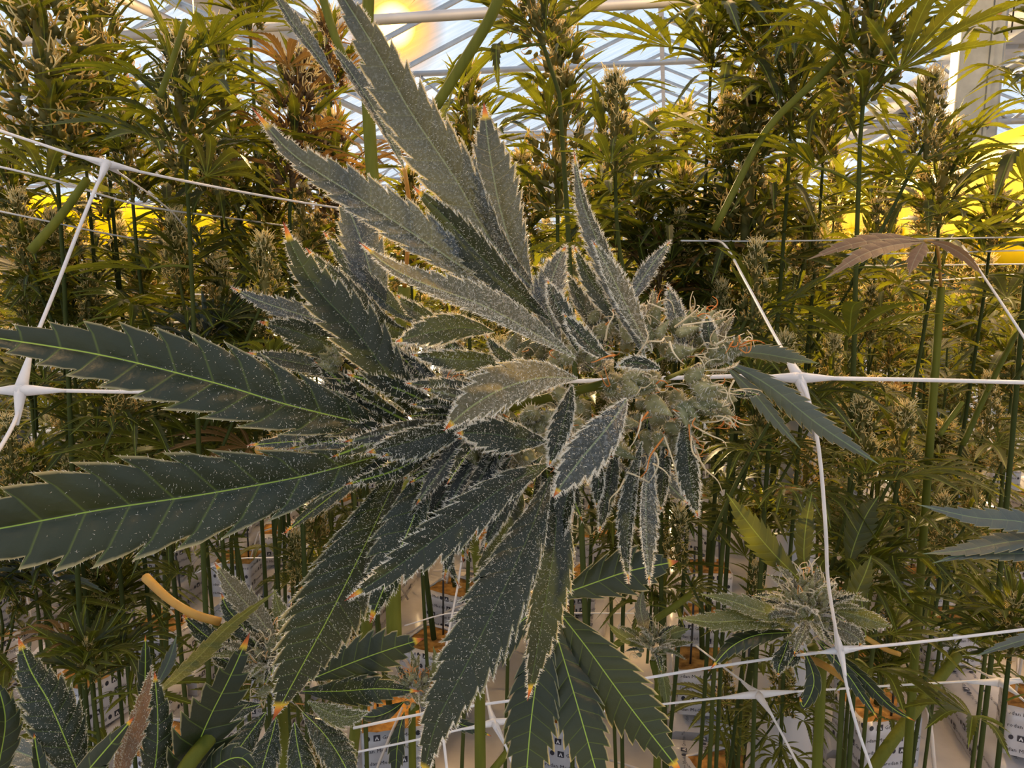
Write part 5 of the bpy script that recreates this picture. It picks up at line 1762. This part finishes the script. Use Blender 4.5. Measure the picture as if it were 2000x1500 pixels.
close_plant(f, 'close plant at the bottom left with upright folded leaves and yellow tips', [
    ('leaf_near', [(290, 1560, .44), (305, 1480, .43), (308, 1400, .43), (302, 1310, .43)], 66, dict(roll=0, fold=-.15, teeth=8, hair=.5, edge=100)),
    ('leaf_brown', [(225, 1560, .42), (240, 1470, .415), (268, 1390, .41), (298, 1296, .41)], 44, dict(roll=30, fold=.5, teeth=9, hair=1.6, edge=160)),
    ('leaf_near', [(275, 1400, .45), (282, 1350, .45), (284, 1300, .45), (284, 1240, .45)], 32, dict(roll=10, fold=-.2, teeth=6)),
    ('leaf_near', [(320, 1590, .44), (370, 1490, .43), (410, 1400, .425), (450, 1320, .42), (488, 1235, .42)], 122, dict(roll=20, fold=.2, teeth=10, depth=.4, wide=.4)),
    ('leaf_near', [(300, 1560, .44), (340, 1500, .44), (370, 1460, .44), (400, 1440, .44)], 28, dict(roll=20, fold=.4, teeth=6, hair=1.4, edge=120)),
    ('leaf_grey', [(300, 1350, .48), (330, 1290, .48), (345, 1240, .48)], 26, dict(roll=10, fold=.2, teeth=6)),
    ('leaf_green', [(300, 1360, .52), (380, 1290, .50), (450, 1220, .49), (545, 1150, .48)], 34, dict(roll=40, fold=.2, teeth=12)),
    ('leaf_near', [(370, 1560, .43), (420, 1500, .425), (470, 1480, .42), (510, 1520, .42)], 60, dict(roll=20, fold=-.2, teeth=8)),
], [(300, 1530, .45)], seed=2)
f = U(560, 1650, .52); f[2] = .25
close_plant(f, 'close frosted plant below the hanging toothed leaf, leaves spread in a rosette', [
    ('leaf_pale', [(545, 1260, .51), (500, 1200, .505), (455, 1150, .50), (418, 1098, .50)], 52, dict(roll=15, fold=.2, teeth=8, hair=2.0, edge=160)),
    ('leaf_near', [(520, 1290, .515), (480, 1230, .51), (445, 1190, .51), (432, 1158, .51)], 46, dict(roll=-10, fold=.2, teeth=7, hair=1.6, edge=120)),
    ('leaf_near', [(500, 1290, .52), (450, 1270, .52), (400, 1240, .52), (355, 1200, .52)], 44, dict(roll=15, fold=.2, teeth=7, hair=1, edge=100)),
    ('leaf_near', [(510, 1330, .52), (460, 1300, .52), (430, 1285, .52), (402, 1260, .52)], 40, dict(roll=15, fold=.35, teeth=6, hair=1.2, edge=120)),
    ('leaf_near', [(600, 1330, .50), (660, 1305, .49), (740, 1275, .485), (828, 1247, .48)], 92, dict(roll=20, fold=-.15, teeth=9, depth=.34, wide=.5)),
    ('leaf_near', [(590, 1350, .50), (660, 1350, .495), (740, 1345, .49), (820, 1350, .49)], 60, dict(roll=30, fold=.15, teeth=8, hair=.4)),
    ('leaf_near', [(590, 1390, .495), (630, 1430, .485), (665, 1480, .48), (700, 1550, .475)], 70, dict(roll=-10, fold=-.2, teeth=9, hair=1.6, edge=200, pillow=.15)),
    ('leaf_near', [(540, 1400, .495), (530, 1440, .49), (515, 1490, .485), (500, 1550, .48)], 60, dict(roll=10, fold=-.2, teeth=7, hair=1.2, edge=140, pillow=.15)),
    ('leaf_near', [(520, 1390, .50), (490, 1430, .495), (460, 1470, .49), (425, 1500, .485)], 56, dict(roll=0, fold=-.2, teeth=7, hair=1.2, edge=140, pillow=.15)),
    ('leaf_near', [(510, 1375, .50), (470, 1385, .50), (445, 1390, .50), (425, 1400, .50)], 40, dict(roll=0, fold=.2, teeth=6, hair=1.4, edge=120)),
    ('leaf_green', [(600, 1370, .49), (640, 1390, .485), (680, 1400, .48), (720, 1390, .48)], 44, dict(roll=20, fold=.3, teeth=7, hair=1.8, edge=150)),
    ('leaf_near', [(575, 1410, .49), (580, 1450, .485), (590, 1500, .48), (600, 1560, .475)], 56, dict(roll=0, fold=-.2, teeth=7, hair=1.2, edge=140)),
    ('leaf_green', [(575, 1270, .52), (560, 1230, .52), (545, 1190, .52), (535, 1150, .52)], 34, dict(roll=10, fold=.2, teeth=6, hair=1.6, edge=100)),
    ('leaf_green', [(585, 1280, .52), (590, 1240, .52), (592, 1200, .52), (588, 1176, .52)], 36, dict(roll=10, fold=.2, teeth=6, hair=1.6, edge=100)),
], [(550, 1400, .52), (545, 1270, .525)], head=((545, 1300, .52), .016, 44, (.25, .9), 26), seed=3)
f = U(1590, 1700, .66); f[2] = .25
close_plant(f, 'frosted green head with a curly cream crest at the lower right, close by', [
    ('leaf_green', [(1560, 1215, .60), (1490, 1195, .59), (1430, 1175, .59), (1368, 1160, .59)], 40, dict(roll=30, fold=.2, teeth=9, hair=.7, edge=90)),
    ('leaf_green', [(1550, 1225, .60), (1470, 1212, .59), (1390, 1215, .585), (1318, 1206, .58)], 46, dict(roll=30, fold=.2, teeth=10, edge=80, hair=.6)),
    ('leaf_near', [(1545, 1235, .60), (1480, 1240, .59), (1430, 1262, .585), (1388, 1306, .58)], 42, dict(roll=20, fold=-.2, teeth=9)),
    ('leaf_pale', [(1610, 1215, .59), (1650, 1230, .58), (1680, 1250, .575), (1678, 1262, .575)], 40, dict(roll=20, fold=.3, teeth=8, hair=2.2, edge=160)),
    ('leaf_green', [(1620, 1190, .59), (1670, 1200, .58), (1715, 1215, .575), (1742, 1224, .575)], 40, dict(roll=30, fold=.3, teeth=8, hair=.9, edge=90)),
    ('leaf_near', [(1600, 1250, .59), (1680, 1320, .58), (1740, 1380, .575), (1790, 1410, .57)], 30, dict(roll=30, fold=.2, teeth=10)),
    ('leaf_near', [(1595, 1250, .59), (1650, 1310, .58), (1685, 1360, .575), (1716, 1406, .57)], 28, dict(roll=10, fold=.2, teeth=9)),
    ('leaf_near', [(1540, 1250, .60), (1530, 1280, .595), (1522, 1300, .59), (1520, 1320, .59)], 34, dict(roll=10, fold=.3, teeth=5, hair=1.0, edge=80)),
    ('leaf_near', [(1555, 1255, .60), (1552, 1275, .595), (1545, 1290, .59), (1535, 1303, .59)], 30, dict(roll=-10, fold=.3, teeth=5, hair=1.0, edge=80)),
    ('leaf_near', [(1570, 1265, .60), (1590, 1330, .59), (1570, 1380, .59), (1562, 1360, .59)], 34, dict(roll=10, fold=.2, teeth=6)),
    ('leaf_bg', [(1570, 1140, .64), (1510, 1080, .64), (1460, 1020, .64), (1418, 962, .64)], 60, dict(roll=15, fold=-.2, teeth=11)),
    ('leaf_bg', [(1575, 1130, .64), (1570, 1080, .64), (1575, 1020, .64), (1586, 962, .64)], 40, dict(roll=15, fold=-.2, teeth=9)),
    ('leaf_bg', [(1655, 1110, .68), (1670, 1060, .68), (1690, 1010, .68), (1716, 968, .68)], 60, dict(roll=10, fold=-.2, teeth=9)),
    ('leaf_bg', [(1655, 1200, .62), (1672, 1160, .62), (1690, 1120, .62), (1702, 1085, .62)], 44, dict(roll=20, fold=-.2, teeth=8)),
], [(1600, 1420, .62), (1585, 1260, .61)], head=((1578, 1200, .60), .017, 56, (.3, 1.0), 30), seed=4)
f = U(1285, 1700, .9); f[2] = .25
close_plant(f, 'pale green small head between the hanging leaves and the right net crossing', [
    ('leaf_pale', [(1265, 1250, .85), (1255, 1210, .84), (1250, 1180, .84), (1258, 1145, .84)], 28, dict(roll=15, fold=.2, teeth=6)),
    ('leaf_green', [(1260, 1265, .85), (1230, 1250, .84), (1205, 1235, .84), (1185, 1215, .84)], 24, dict(roll=15, fold=.2, teeth=6)),
    ('leaf_green', [(1290, 1260, .85), (1310, 1240, .84), (1330, 1232, .84), (1348, 1228, .84)], 26, dict(roll=15, fold=.2, teeth=6)),
    ('leaf_green', [(1285, 1290, .85), (1295, 1320, .84), (1300, 1350, .84), (1305, 1385, .84)], 26, dict(roll=15, fold=.2, teeth=6)),
], [(1285, 1400, .87), (1275, 1290, .86)], head=((1274, 1268, .85), .014, 34, (.4, .8), 22), seed=5)
f = U(810, 1700, .9); f[2] = .25
close_plant(f, 'small plant with an orange-yellow crest beside the lower net crossing', [
    ('leaf_near', [(790, 1370, .85), (760, 1390, .84), (730, 1400, .84), (700, 1398, .84)], 34, dict(roll=15, fold=.2, teeth=6)),
    ('leaf_green', [(835, 1340, .85), (850, 1310, .84), (852, 1290, .84), (846, 1262, .84)], 22, dict(roll=15, fold=.2, teeth=5)),
    ('leaf_near', [(790, 1390, .85), (780, 1430, .84), (775, 1470, .84), (772, 1530, .84)], 36, dict(roll=15, fold=.2, teeth=6)),
    ('leaf_near', [(850, 1385, .85), (890, 1410, .84), (930, 1425, .84), (960, 1438, .84)], 26, dict(roll=15, fold=.2, teeth=6)),
], [(805, 1450, .87), (815, 1380, .86)], head=((812, 1352, .85), .014, 34, (.1, .5), 20), seed=6)
# cut green stalks and bent petioles
def stalk(pts, r_, label, mt='stem', group=None):
    P = [U(*p) for p in pts]
    g = G(); tube([p - P[0] for p in P], r_, 9, 14, g)
    return tag(obj('cut_stalk', g.mesh('cut_stalk', mt), None, T4(P[0])), label, 'stalk', group)


stalk([(285, 1128, .55), (330, 1170, .53), (380, 1200, .52), (430, 1215, .52)], [.0034, .0028, .003], 'yellow cut petiole pointing up left above the close rosette plant', 'petiole_old')
stalk([(440, 1395, .44), (410, 1440, .43), (370, 1490, .42), (330, 1560, .42)], [.0042, .0046], 'thick pale green cut stalk at the bottom, left of the rosette plant')
stalk([(1560, 1275, .62), (1610, 1300, .60), (1670, 1340, .58)], [.0030, .0026], 'orange cut petiole under the lower right flower head', 'petiole_old')
stalk([(1690, 1245, .70), (1730, 1268, .69), (1758, 1278, .68)], [.0024, .0022], 'short orange cut petiole right of the lower right flower head', 'petiole_old')
stalk([(1870, 1280, 1.2), (1800, 1370, 1.15), (1740, 1450, 1.1), (1690, 1520, 1.1)], [.008, .009], 'thick slanting green stem crossing the printed blocks at the lower right')
stalk([(170, 350, .70), (120, 420, .68), (60, 490, .66)], [.0034, .004], 'slanting green cut stem under the upper left net knot')
stalk([(362, 40, .62), (340, 110, .62), (312, 190, .62)], [.0022, .0026], 'thin green petiole crossing the bushy plant top at the upper left')
stalk([(730, 380, .62), (722, 260, .62), (716, 120, .62), (722, -60, .62)], [.0052, .0048], 'upright thick green stem left of the sun glow')
stalk([(850, 210, .60), (900, 130, .60), (955, 40, .60), (985, -30, .60)], [.0042, .0046], 'slanting thick green stem right of the sun glow')
stalk([(680, 130, .58), (650, 60, .58), (618, -50, .58)], [.0030, .0034], 'green stem reaching down left beside the long frosted leaf')
stalk([(1395, 450, .72), (1430, 380, .72), (1500, 250, .72), (1600, 150, .72), (1680, 60, .72)], [.0032, .0036], 'long slanting stem in front of the upper right flower spike')
stalk([(770, 1245, .66), (768, 1160, .66), (772, 1080, .66), (800, 900, .68)], [.0066, .0064], 'bright green upright stem below the big hanging leaf')
stalk([(1540, 810, 1.5), (1548, 640, 1.45), (1515, 520, 1.4), (1500, 430, 1.4)], [.006, .007], 'upright green stem just left of the right net knot')
stalk([(1990, 640, .95), (1930, 760, .95), (1880, 870, .95)], [.0032, .0036], 'thin slanting green stem crossing the cord at the right edge')
stalk([(1880, 785, .75), (1855, 820, .75), (1835, 850, .75)], [.0022, .0026], 'short pale green cut petiole under the right white cord')
stalk([(1350, 1160, .9), (1310, 1190, .9), (1110, 1330, .9), (950, 1520, .9)], [.004, .0045], 'green branch slanting behind the matte hanging leaf')
stalk([(505, 880, .60), (540, 862, .59), (570, 850, .59)], [.004, .0042], 'short yellow cut stub between the two big leaves', 'petiole_old')

# dry reddish leaf high above at the left, and the greyish brown fan leaf at the right
def loose_fan(foot, label, mt, leafl, pet, seed):
    t = empty('cannabis_plant', foot, label, 'plant')
    off = np.asarray(foot)
    fl = obj('fan_leaf', None, t)
    for q, (pts, wp, kw) in enumerate(leafl):
        near_leaf(fl, mt, pts, wp, name='leaflet', seed=seed + q, off=off, **kw)
    g = G(); tube([U(*p) - off for p in pet], [.0012, .0016], 6, 10, g)
    obj('petiole', g.mesh('petiole', 'petiole_old'), fl)
    g = G(); tube([np.zeros(3), U(*pet[-1]) - off], [.006, .004], 8, 8, g)
    obj('stem', g.mesh('stem', 'stem'), t)
    return t


f = U(1790, 1500, .9); f[2] = .25
loose_fan(f, 'plant with a greyish brown fan leaf spread in front of the low yellow ribbon', 'leaf_brown', [
    ([(1805, 470, .62), (1740, 466, .61), (1660, 478, .60), (1575, 508, .59)], 26, dict(roll=45, fold=.2, teeth=8)),
    ([(1805, 472, .62), (1740, 480, .60), (1680, 500, .585), (1610, 545, .57)], 34, dict(roll=30, fold=.15, teeth=9)),
    ([(1805, 472, .62), (1795, 490, .60), (1785, 510, .59), (1775, 538, .58)], 34, dict(roll=20, fold=-.1, teeth=6)),
    ([(1810, 470, .62), (1850, 480, .61), (1890, 505, .60), (1920, 540, .59)], 22, dict(roll=20, fold=.2, teeth=7)),
], [(1806, 470, .62), (1830, 480, .68), (1838, 560, .78)], 400)
f = U(2100, 1600, .75); f[2] = .25
loose_fan(f, 'plant beyond the right edge sending long thin leaflets into the lower right', 'leaf_grey', [
    ([(2120, 1050, .66), (2000, 1020, .64), (1900, 1010, .63), (1790, 985, .62)], 46, dict(roll=25, fold=.1, teeth=12)),
    ([(2120, 1060, .66), (2000, 1055, .64), (1880, 1075, .63), (1800, 1082, .62)], 40, dict(roll=40, fold=.1, teeth=12)),
    ([(2120, 1060, .66), (2010, 1080, .64), (1900, 1082, .63), (1820, 1100, .62)], 38, dict(roll=30, fold=.1, teeth=12)),
    ([(2120, 1230, .66), (2040, 1240, .64), (1960, 1262, .63), (1900, 1284, .62)], 26, dict(roll=30, fold=.2, teeth=9)),
], [(2120, 1060, .66), (2140, 1150, .7), (2130, 1300, .72)], 420)
f = U(560, 1500, .9); f[2] = .25
loose_fan(f, 'plant whose long folded leaflets come down from the top edge beside the frosted leaf', 'leaf_frost', [
    ([(660, 170, .44), (620, 110, .44), (575, 50, .44), (520, -40, .44)], 30, dict(roll=30, fold=.5, teeth=8, hair=.6, edge=80)),
    ([(790, 330, .43), (740, 230, .43), (690, 150, .43), (640, 80, .43)], 40, dict(roll=30, fold=.5, teeth=9, hair=.8, edge=120)),
], [(790, 330, .43), (800, 420, .45), (790, 560, .5)], 440)
